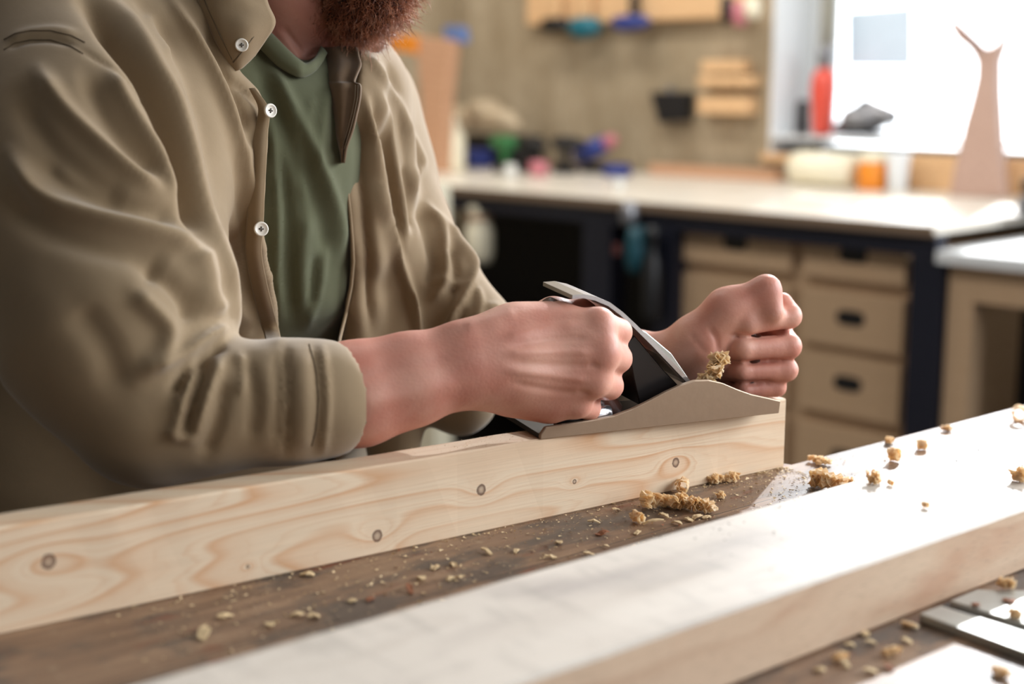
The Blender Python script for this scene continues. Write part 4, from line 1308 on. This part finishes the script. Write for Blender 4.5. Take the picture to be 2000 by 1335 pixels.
# rear handle, its chrome foot, front knob
hp = [(1186, 806), (1160, 770), (1130, 730), (1112, 690), (1108, 650), (1092, 618), (1066, 596)]
hl = [to_local(*p, .03) for p in hp]
mk('rear_handle', *tube([PL(x, .030, z) for x, z in hl], [.014, .013, .0115, .011, .0115, .012, .008], 14), M_rose, plane, smooth=True)
a = to_local(1134, 812, .012); b = to_local(1186, 806, .012)
fpv, fpf = tube([PL(a[0] - .022, .012, a[1] - .003), PL(a[0], .012, a[1])], [.006, .0072], 16)
mk('handle_foot', fpv, fpf, M_iron_dark, plane, smooth=True)
mk('ferrule', *tube([PL(a[0], .012, a[1]), PL(a[0] + .012, .012, a[1] + .0002), PL(b[0], .012, b[1] - .0005), PL(b[0] + .004, .012, b[1] - .003)], [.0076, .0078, .0070, .0015], 20), M_chrome, plane, smooth=True)
kb = to_local(1470, 772, .030)
mk('front_knob', *lathe([(.011, -.002), (.012, .006), (.008, .012), (.008, .024), (.010, .036), (.012, .044), (.011, .050), (.006, .055), (.0001, .056)], PL(kb[0], .038, .005), az_, 24), M_rose, plane, smooth=True)
# curl coming out of the mouth
rr = random.Random(9)
for (x, y, s1, s2, Y) in ((1396, 722, .016, .013, 1.168), (1404, 700, .013, .012, 1.172), (1380, 738, .014, .008, 1.165)):
    pc = merge(frilly(rr, s1, s2, s2 * .9), frilly(rr, s1 * .8, s2, s2 * .9), frilly(rr, s1 * .7, s2 * .9, s2 * .9))
    base = W(x, y, Y); vs = [Vector(v) + base - Z_ * s2 * .5 for v in pc[0]]
    o = mk('wood_shaving', vs, pc[1], M_shav, loc=base)
    tag(o, {1396: 'middle golden frill of the shaving bunch rising from the hand plane mouth', 1404: 'topmost golden frill of the shaving bunch rising from the hand plane', 1380: 'lowest golden frill of the shaving bunch lying on the hand plane cheek'}[x], 'wood shaving')
# ------------------------------------------------------------------ bench along the back wall
BZ = 0.90
bench = thing('long_workbench', F(1.1, .45, 0), 'long workbench with pale sunlit wooden top on a navy steel frame', 'workbench')
from_bm('bench_top', fbox(0, 2.62, 0, .94, BZ - .022, BZ, .002), M_benchtop, bench)
from_bm('top_edging', fbox(0, 2.62, -.006, 0, BZ - .026, BZ - .001), M_edge, bench)
from_bm('front_rail', fbox(0.0, 2.60, .012, .06, BZ - .075, BZ - .0225, .003), M_navy, bench)
from_bm('rear_rail', fbox(0.0, 2.60, .86, .91, BZ - .075, BZ - .0225, .003), M_navy, bench)
e1, _ = EZ(1775, 600, .012); e2, _ = EZ(1838, 600, .012)
for ea, eb in ((e2, e1), (EZ(1325, 600, .03)[0], EZ(1284, 600, .03)[0]), (EZ(1200, 560, .03)[0], EZ(1145, 560, .03)[0]), (2.46, 2.54)):
    for n0 in (.012, .84):
        from_bm('leg', fbox(ea, eb, n0, n0 + .07, 0, BZ - .075, .003), M_navy, bench)
from_bm('back_board', fbox(EZ(1325, 600, .03)[0], 2.5, .78, .80, .12, BZ - .08), M_dark, bench)
from_bm('lower_shelf', fbox(EZ(1325, 600, .03)[0], 2.46, .08, .84, .18, .205, .002), M_dark, bench)

# drawer cabinet under the bench
cL, _ = EZ(1329, 640, .05); cR, _ = EZ(1772, 640, .05)
cab = thing('drawer_cabinet', F((cL + cR) / 2, .3, 0), 'light plywood drawer cabinet with dark oval cut handles under the bench', 'cabinet')
from_bm('carcass', fbox(cR, cL, .07, .70, .06, BZ - .078, .002), M_birch, cab)
def e_at(px, py=600): return EZ(px, py, .05)[0]
def z_at(px, py): return EZ(px, py, .05)[1]
colsx = [(e_at(1333), e_at(1541)), (e_at(1566), e_at(1766))]
zr = [z_at(1660, y) for y in (456, 548, 572, 680, 696, 814, 838, 965)]
for ci, (ea, eb) in enumerate(colsx):
    for k in range(4):
        zt_, zb_ = zr[2 * k], zr[2 * k + 1]
        zb_ = max(zb_, .09)
        d = from_bm('drawer', fbox(min(ea, eb), max(ea, eb), .048, .068, zb_, zt_, .002), M_birch, cab)
        ec = (ea + eb) / 2; zc = (zt_ + zb_) / 2 + (zt_ - zb_) * .05
        vs, fs = [], []
        ring = [(math.cos(t) * .045, math.sin(t) * .023) for t in np.linspace(0, 2 * math.pi, 17)[:-1]]
        ring = [(max(-.040, min(.040, x)), max(-.019, min(.019, y))) for x, y in ring]
        bm = bm_prism([F(ec + x, .0465, zc + y) for x, y in ring], N_ * .002)
        from_bm('handle', bm, M_black, d)

# right-hand low cabinet with pale top
rz = EZ(1900, 485, .10)[1]
low = thing('low_side_cabinet', F(-.6, .3, 0), 'lower wooden side cabinet with white worktop and dark open front at right', 'cabinet')
re0 = EZ(1832, 500, .03)[0]
from_bm('worktop', fbox(-1.6, re0 - .01, .0, .62, rz - .03, rz, .003), M_white_paint, low)
sx = EZ(1900, 600, .03)[0]
from_bm('frame_post', fbox(sx, re0 - .03, .03, .09, 0, rz - .031, .003), M_birch, low)
from_bm('frame_rail', fbox(-1.6, sx, .03, .06, rz - .031 - .085, rz - .031, .003), M_birch, low)
from_bm('back_panel', fbox(-1.6, re0 - .03, .40, .42, 0, rz - .031), M_dark, low)
from_bm('frame_post', fbox(-1.6, -1.52, .03, .60, 0, rz - .116, .003), M_birch, low)

def block(name, px0, py0, px1, py1, n, depth, mat, label, cat, bev=.004, z0=None, parent=None, group=None):
    """box whose front face spans the pixel rectangle on plane n"""
    ea, zt_ = EZ(px0, py0, n); eb, zb_ = EZ(px1, py1, n)
    if z0 is not None: zb_ = z0
    bm = fbox(min(ea, eb), max(ea, eb), n, n + depth, min(zb_, zt_), max(zb_, zt_), bev)
    o = from_bm(name, bm, mat, parent, loc=None if parent is not None else F((ea + eb) / 2, n + depth / 2, min(zb_, zt_)))
    if parent is None: tag(o, label, cat, group)
    return o
def lobj(name, prof, base, mat, label, cat, up=Z_, n=20, parent=None):
    o = mk(name, *lathe(prof, base, up, n), mat, parent, True, loc=base if parent is None else None)
    if parent is None: tag(o, label, cat)
    return o

# things under the bench
p = PN(937, 400, .04); q = PN(937, 512, .04); hh = (p - q).length
bag = thing('hanging_bag', q, 'white paper bag hanging in the dark under the bench near the man', 'bag')
bm = bmesh.new()
vs, fs = lathe([(.035, 0), (.045, hh * .15), (.046, hh * .55), (.034, hh * .72), (.030, hh * .85), (.042, hh * .95), (.030, hh)], q, Z_, 14)
mk('sack', vs, fs, M_cream, bag, True)
mk('tie', *lathe([(.036, 0), (.038, .006), (.036, .012)], q + Z_ * hh * .74, Z_, 14), M_orangewood, bag, True)
p = PN(1228, 462, -.03)
gr = thing('power_grinder', p - Z_ * .1, 'teal and grey power grinder hanging below the bench top', 'power tool')
mk('grinder_body', *lathe([(.02, 0), (.03, .02), (.033, .06), (.028, .10), (.022, .13)], p - Z_ * .10 - E_ * .03, Z_, 14), plain('dark_teal_plastic', srgb(10, 66, 78), .5), gr, True)
mk('grinder_head', *lathe([(.018, 0), (.026, .02), (.024, .05), (.012, .07)], p + Z_ * .03 , Z_, 14), M_grey, gr, True)
from_bm('red_switch', bm_box(p - Z_ * .05 - N_ * .036 + E_ * .005, E_ * .02, N_ * .01, Z_ * .03, .003), plain('dull_red', srgb(96, 50, 48), .5), gr)
p = PN(1275, 470, -.03)
lobj('spray_bottle', [(.022, -.22), (.026, -.2), (.026, -.06), (.012, -.03), (.012, 0), (.018, .01), (.018, .04)], p, M_black, 'slim black bottle hanging right of the teal grinder under the bench', 'bottle')
wb = block('white_storage_box', 806, 352, 846, 460, -.28, .07, M_cream, 'tall white box standing behind the man at the bench end', 'box', z0=0.0)

# things on the bench
def on_bench(px, py):        # bench-top point seen at pixel
    return onz(px, py, BZ)
def bn(px, n):               # bench-top point in plane n in pixel column px
    best = None
    for k in range(280, 470):
        p = PN(px, k, n)
        if best is None or abs(p.z - BZ) < abs(best.z - BZ): best = p
    return Vector((best.x, best.y, BZ))
# reddish upright board with arm
bx = thing('wooden_stand', on_bench(838, 336), 'tall reddish wooden stand with an orange clamp at its top behind the man', 'stand')
na = .40
def quad(name, pts, n, depth, mat, parent, bev=.004):
    P4 = [PN(x, y, n) for x, y in pts]
    return from_bm(name, bm_prism(P4, N_ * depth, bev, 2), mat, parent)
quad('stand_post', [(822, 338), (862, 338), (866, 200), (880, 78), (812, 72), (822, 200)], na, .05, M_orangewood, bx)
quad('stand_arm', [(755, 64), (756, 96), (812, 106), (812, 72)], na - .01, .05, M_orange, bx)
quad('clamp_head', [(866, 50), (868, 78), (902, 84), (898, 52)], na + .03, .04, M_lblue, bx)

heap = thing('rag_heap', on_bench(945, 330), 'crumpled beige rag lying over a cordless drill on the bench', 'rag')
g = Field(tuple(PN(945, 240, .70) - Vector((.30, .30, .14))), tuple(PN(945, 240, .70) + Vector((.30, .30, .14))), .012)
for (x, y, r) in ((905, 222, 26), (945, 215, 30), (985, 232, 26), (925, 238, 24), (1005, 245, 16), (960, 240, 24)):
    c = PN(x, y, .70); g.ell(np.array(c), (r * c.y / FPX * 1.1, r * c.y / FPX * 1.2, r * c.y / FPX * .62), .03)
P, Q = g.mesh(); N = vnormals(P, Q); P = P + N * (.008 * smooth_noise(P, 28, 2))[:, None]
to_obj('cloth', P, Q, M_beige, heap)
block('tool_case', 905, 262, 1010, 322, .78, .14, M_dark, 'dark grey tool case under the beige rag on the bench', 'case', .012, z0=BZ + .001)
lobj('glue_bottle', [(.040, 0), (.044, .02), (.044, .12), (.028, .15), (.016, .17), (.014, .20)], on_bench(886, 334) + Z_ * .001, M_cream, 'plump white bottle standing on the bench next to the wooden stand', 'bottle')
block('blue_crate', 870, 290, 925, 330, .62, .10, M_blue, 'dark blue plastic crate at the left end of the bench', 'crate', .01, z0=BZ + .001)
def drill(px, py, mat, label, s=1.0, flip=1):
    b = on_bench(px, py) + Z_ * .001
    t = thing('cordless_drill', b, label, 'drill')
    from_bm('battery', bm_box(b - E_ * .045 * s, E_ * .09 * s, N_ * .07 * s, Z_ * .045 * s, .008), M_black, t)
    from_bm('grip', bm_box(b - E_ * .018 * s + N_ * .02 * s + Z_ * .045 * s, E_ * .036 * s, N_ * .034 * s, Z_ * .07 * s, .008), mat, t)
    c = b + N_ * .037 * s + Z_ * .135 * s
    mk('motor', *lathe([(.026 * s, -.06 * s), (.031 * s, -.04 * s), (.031 * s, .05 * s), (.022 * s, .08 * s)], c, E_ * flip, 14), mat, t, True)
    mk('chuck', *lathe([(.018 * s, .08 * s), (.019 * s, .11 * s), (.008 * s, .125 * s)], c, E_ * flip, 14), M_black, t, True)
    return t
drill(975, 338, M_green, 'green and black cordless drill in the clutter on the bench', .8)
drill(1020, 337, M_black, 'all black cordless drill right of the green one on the bench', .75, -1)
lobj('pink_tape_roll', [(.03, 0), (.034, .004), (.034, .045), (.03, .05), (.016, .05), (.016, 0.001)], on_bench(1012, 346) + Z_ * .001 + N_ * .1, M_pink, 'pink tape roll standing in the middle of the bench clutter', 'tape')
drill(1092, 340, M_dark, 'dark grey cordless drill left of the blue sander', .8, -1)
sd = thing('orbital_sander', on_bench(1165, 338), 'blue orbital sander with reddish nose on a dark case on the bench', 'sander')
c = on_bench(1165, 338) + Z_ * .035
from_bm('sanding_pad', bm_box(on_bench(1165, 338) - E_ * .08, E_ * .16, N_ * .10, Z_ * .035, .006), M_black, sd)
mk('sander_body', *tube([c - E_ * -.09 + Z_ * .02, c + E_ * .03 + Z_ * .045, c - E_ * .05 + Z_ * .075], [.03, .036, .03], 14), M_blue, sd, True)
mk('sander_nose', *tube([c - E_ * .05 + Z_ * .075, c - E_ * .085 + Z_ * .09], [.027, .018], 12), M_pink, sd, True)
block('flat_case', 1040, 318, 1140, 338, .82, .10, M_edge, 'flat brown grey board lying behind the cordless drills', 'board', .004, z0=BZ + .001)
lobj('blue_tape_roll', [(.045, 0), (.05, .004), (.05, .034), (.045, .038), (.022, .038), (.022, 0.001)], on_bench(1205, 344) + Z_ * .001, M_blue, 'blue tape roll lying alone at the back of the bench', 'tape')
for i, (x, y, r, h, lab) in enumerate(((997, 350, .022, .05, 'small clear shiny jar on the bench edge below the drills'), (1208, 372, .018, .035, 'small glassy cup on the front edge of the long bench'))):
    lobj('glass_jar', [(r, 0), (r * 1.05, h * .1), (r * 1.05, h * .8), (r * .8, h)], on_bench(x, y) + Z_ * .001, plain('clear_plastic', srgb(215, 215, 210), .1), lab, 'jar')
o = from_bm('orange_board', bm_box(bn(1515, .87) + Z_ * .001, E_ * .55, N_ * .05, Z_ * .035, .003), M_orangewood, loc=bn(1400, .87))
tag(o, 'long orange-brown board lying at the back edge of the bench', 'board')
# rolled cream material, glue jar, cup
b = bn(1552, .84) + Z_ * .056; b2 = bn(1668, .84) + Z_ * .056
roll = thing('paper_roll', b, 'cream roll lying along the back of the bench below the window', 'roll')
mk('roll_body', *tube([b, b + (b2 - b) * .15, b2], [.050, .054, .052], 20), M_cream, roll, True)
mk('roll_core', *tube([b - (b2 - b).normalized() * .004, b], [.022, .022], 16), M_white_paint, roll, True)
jar = thing('glue_jar', bn(1702, .83), 'jar of amber orange glue with cream lid at the end of the cream roll', 'jar')
jb = bn(1702, .83) + Z_ * .001
mk('jar_body', *lathe([(.040, 0), (.044, .006), (.044, .075), (.038, .085)], jb, Z_, 20), M_orange, jar, True)
mk('jar_lid', *lathe([(.041, .085), (.042, .088), (.042, .112), (.038, .116)], jb, Z_, 20), M_cream, jar, True)
lobj('white_cup', [(.026, 0), (.028, .005), (.036, .115), (.034, .118), (.026, .02)], bn(1752, .83) + Z_ * .001, M_white_paint, 'plain white cup between the amber jar and the wooden plank', 'cup')
block('wooden_plank', 1778, 300, 1900, 370, .92, .03, M_palewood, 'short upright plank leaning under the window behind the forked wood', 'plank', .003, z0=BZ + .001)
block('wooden_plank', 1905, 306, 2100, 380, .92, .03, M_palewood, 'longer upright plank under the window at the right border', 'plank', .003, z0=BZ + .001)

# forked wooden piece
fk = thing('forked_wood', bn(1908, .80), 'tall tapering wooden post with a crescent fork at its top before the window', 'wood carving')
nf = .80
out = [(1852, 384), (1868, 300), (1882, 240), (1896, 190), (1905, 150), (1906, 122), (1896, 102), (1880, 84), (1866, 66), (1856, 46), (1853, 34), (1858, 52), (1872, 74), (1890, 88), (1910, 95),
       (1932, 92), (1948, 82), (1956, 66), (1960, 50), (1960, 74), (1952, 98), (1944, 120), (1944, 180), (1948, 250), (1952, 320), (1958, 386)]
from_bm('forked_body', bm_prism([PN(x, y, nf) for x, y in out], N_ * .045, .006, 2), pine('weathered_wood', srgb(190, 160, 146), srgb(158, 124, 110), fy=6, fx=6, fz=1, rings=5, line=.5), fk)

# sill items: bottles, sander, papers, pipe
def PS(px, py, n): return PN(px, py, n)
pn = WN + .05
b = PS(1606, 262, pn); t = PS(1606, 90, pn); hgt = (t - b).z
rb = thing('red_bottle', b, 'red bottle with grey cap standing at the left side of the window', 'bottle')
mk('bottle_body', *lathe([(.030, 0), (.034, .01), (.040, hgt * .35), (.044, hgt * .55), (.036, hgt * .70), (.016, hgt * .76)], b, Z_, 18), M_red, rb, True)
mk('bottle_cap', *lathe([(.020, hgt * .76), (.026, hgt * .78), (.026, hgt * .98), (.02, hgt)], b, Z_, 16), M_grey, rb, True)
b = PS(1565, 264, pn); hgt = (PS(1565, 195, pn) - b).z
lobj('black_marker', [(.018, 0), (.020, .01), (.020, hgt * .9), (.012, hgt)], b, M_black, 'short black bottle left of the red bottle on the window ledge', 'bottle')
# ledge under the items
o = from_bm('tool_ledge', fbox(EZ(1990, 262, WN)[0] - .5, EZ(1512, 262, WN)[0], WN - .03, WN + .19, b.z - .012, b.z - .001, .002), M_white_paint, loc=F(0, WN, b.z)); tag(o, 'white painted narrow ledge across the lower part of the window', 'shelf')
pv = PS(1620, 0, WN + .12); pw = Vector((pv.x, pv.y, 3.2))
o = mk('wall_pipe', *tube([Vector((pv.x, pv.y, b.z)), pw], .028, 14), plain('pipe_grey', srgb(170, 168, 155), .5), None, True, loc=(pv.x, pv.y, b.z)); tag(o, 'grey vertical pipe in front of the window glass beside the red bottle', 'pipe')
b = PS(1690, 264, pn + .02)
ws = thing('electric_sander', b, 'rounded grey hand sander resting on the window ledge', 'sander')
g = Field(tuple(b - Vector((.2, .2, .05))), tuple(b + Vector((.2, .2, .2))), .006)
g.ell(np.array(b + Z_ * .055), (.085, .06, .045), .02); g.cone(np.array(b + Z_ * .03 + E_ * .06), .035, np.array(b + Z_ * .02 + E_ * .10), .022, .02); g.cone(np.array(b + Z_ * .09), .03, np.array(b + Z_ * .06 - E_ * .09), .028, .02)
g.mask(lambda X: (np.float32(b.z + .012) - X[2]) + 0 * X[0] + 0 * X[1], .002)
P, Q = g.mesh(); to_obj('sander_shell', laplace(P, Q, 2), Q, M_grey, ws)
from_bm('sander_base', bm_box(b - E_ * .08 - N_ * .05, E_ * .17, N_ * .10, Z_ * .013, .003), M_black, ws)
mk('power_cord', *tube([b + Z_ * .03 - E_ * .09, b + Z_ * .012 - E_ * .14, b + Z_ * .008 - E_ * .22, b + Z_ * .008 - E_ * .30], .005, 8), M_black, ws, True)
o = from_bm('paper_sheet', bm_prism([PN(1655, 22, GN - .01), PN(1782, 12, GN - .01), PN(1782, 130, GN - .01), PN(1655, 130, GN - .01)], N_ * .001), plain('pale_blue_paper', srgb(205, 222, 238), .8), loc=PN(1720, 80, GN - .01))
tag(o, 'pale blue paper sheet stuck to the window pane', 'paper')

# on the wall: rail with tools, dark pouch, pale wooden blocks
nw = WN - .001
ra_, rz_ = EZ(1046, 26, nw); rb_, _ = EZ(1478, 22, nw)
rail = from_bm('tool_rail', fbox(rb_, ra_, WN - .05, WN, rz_ - .045, rz_ + .10, .004), M_palewood, loc=F((ra_ + rb_) / 2, WN, rz_)); tag(rail, 'pale wooden tool rail fixed high on the back wall', 'tool rail')
for (x0, x1, y0, y1, mat, lab) in ((1052, 1100, 34, 60, M_black, 'black tool hanging at the left end of the wall rail'), (1108, 1160, 34, 70, M_teal, 'teal tool hanging on the wall rail right of the black one'),
                                   (1190, 1256, 30, 56, M_blue, 'dark blue tool hanging in the middle of the wall rail')):
    ea, za = EZ(x0, y0, WN - .12); eb, zb = EZ(x1, y1, WN - .12)
    t = thing('hanging_tool', F((ea + eb) / 2, WN - .09, zb), lab, 'tool')
    c = F((ea + eb) / 2, WN - .09, (za + zb) / 2)
    mk('tool_body', *tube([c + E_ * (ea - eb) * .5, c + E_ * (ea - eb) * .2 - Z_ * .004, c - E_ * (ea - eb) * .3, c - E_ * (ea - eb) * .5], [(za - zb) * .45, (za - zb) * .6, (za - zb) * .5, (za - zb) * .25], 12), mat, t, True)
    from_bm('tool_handle', bm_box(c + Z_ * .02 - E_ * .015, E_ * .03, N_ * .02, Z_ * .13, .006), M_palewood if mat is not M_blue else M_dark, t)
gl_ = thing('work_gloves', PN(1450, 40, WN - .08), 'grey and pink work gloves hanging at the right end of the wall rail', 'gloves')
for (x0, y0, x1, y1, mt, nm) in ((1406, -10, 1432, 46, M_dark, 'dark_glove'), (1428, 2, 1462, 50, M_pink, 'pink_glove'), (1452, -5, 1486, 36, M_cream, 'white_glove')):
    a = PN((x0 + x1) / 2, y0, WN - .12); b2 = PN((x0 + x1) / 2, y1, WN - .12); r = (x1 - x0) * .5 * a.y / FPX
    mk(nm, *tube([a, a * .5 + b2 * .5, b2], [r * .7, r, r * .7], 12), mt, gl_, True)
o = from_bm('wall_pouch', bm_prism([PN(1268, 180, WN - .05), PN(1342, 180, WN - .05), PN(1338, 236, WN - .05), PN(1286, 240, WN - .05)], N_ * .045, .006), M_black, loc=PN(1305, 235, WN - .05))
tag(o, 'black pouch hanging alone on the plywood wall', 'pouch')
o = mk('pouch_hook', *tube([PN(1308, 170, WN - .03), PN(1310, 182, WN - .03)], .012, 8), M_grey, o); 
for (y0, y1, x0, x1, lab) in ((118, 142, 1368, 1448, 'top one of the three pale wooden blocks on the wall by the window'), (148, 170, 1362, 1466, 'middle one of the three pale wooden blocks on the wall by the window'),
                              (188, 224, 1362, 1460, 'lowest and largest of the three pale wooden blocks on the wall by the window')):
    block('wooden_block', x0, y0, x1, y1, WN - .06, .059, M_palewood, lab, 'wooden block', .006, group='wooden blocks beside the window')
# grey machine at the right border
mc = thing('bench_machine', on_bench(2010, 440), 'grey bench machine cut off by the right border of the picture', 'machine')
block('machine_base', 1982, 380, 2060, 455, .30, .3, M_grey, '', '', .02, z0=BZ + .001, parent=mc)
block('machine_head', 1990, 345, 2060, 385, .36, .2, M_dark, '', '', .02, parent=mc)

# added area lamps, out of view, to brighten back wall, bench and drawers
for e_, n_, tilt in ((.4, -.2, .55), (1.9, -.2, .55), (.3, -1.9, .9), (2.0, -1.7, .9)):
    ld = bpy.data.lights.new('bench_fill_light', 'AREA'); ld.shape = 'RECTANGLE'; ld.size = 1.2; ld.size_y = .25; ld.energy = 21; ld.color = (1.0, .96, .90)
    lo_b = bpy.data.objects.new('bench_fill_light', ld); COL.objects.link(lo_b)
    lo_b.location = F(e_, n_, 3.0); lo_b.rotation_euler = (-Vector((N_.x * tilt, N_.y * tilt, -1))).to_track_quat('Z', 'Y').to_euler()
print('built', len(bpy.data.objects))
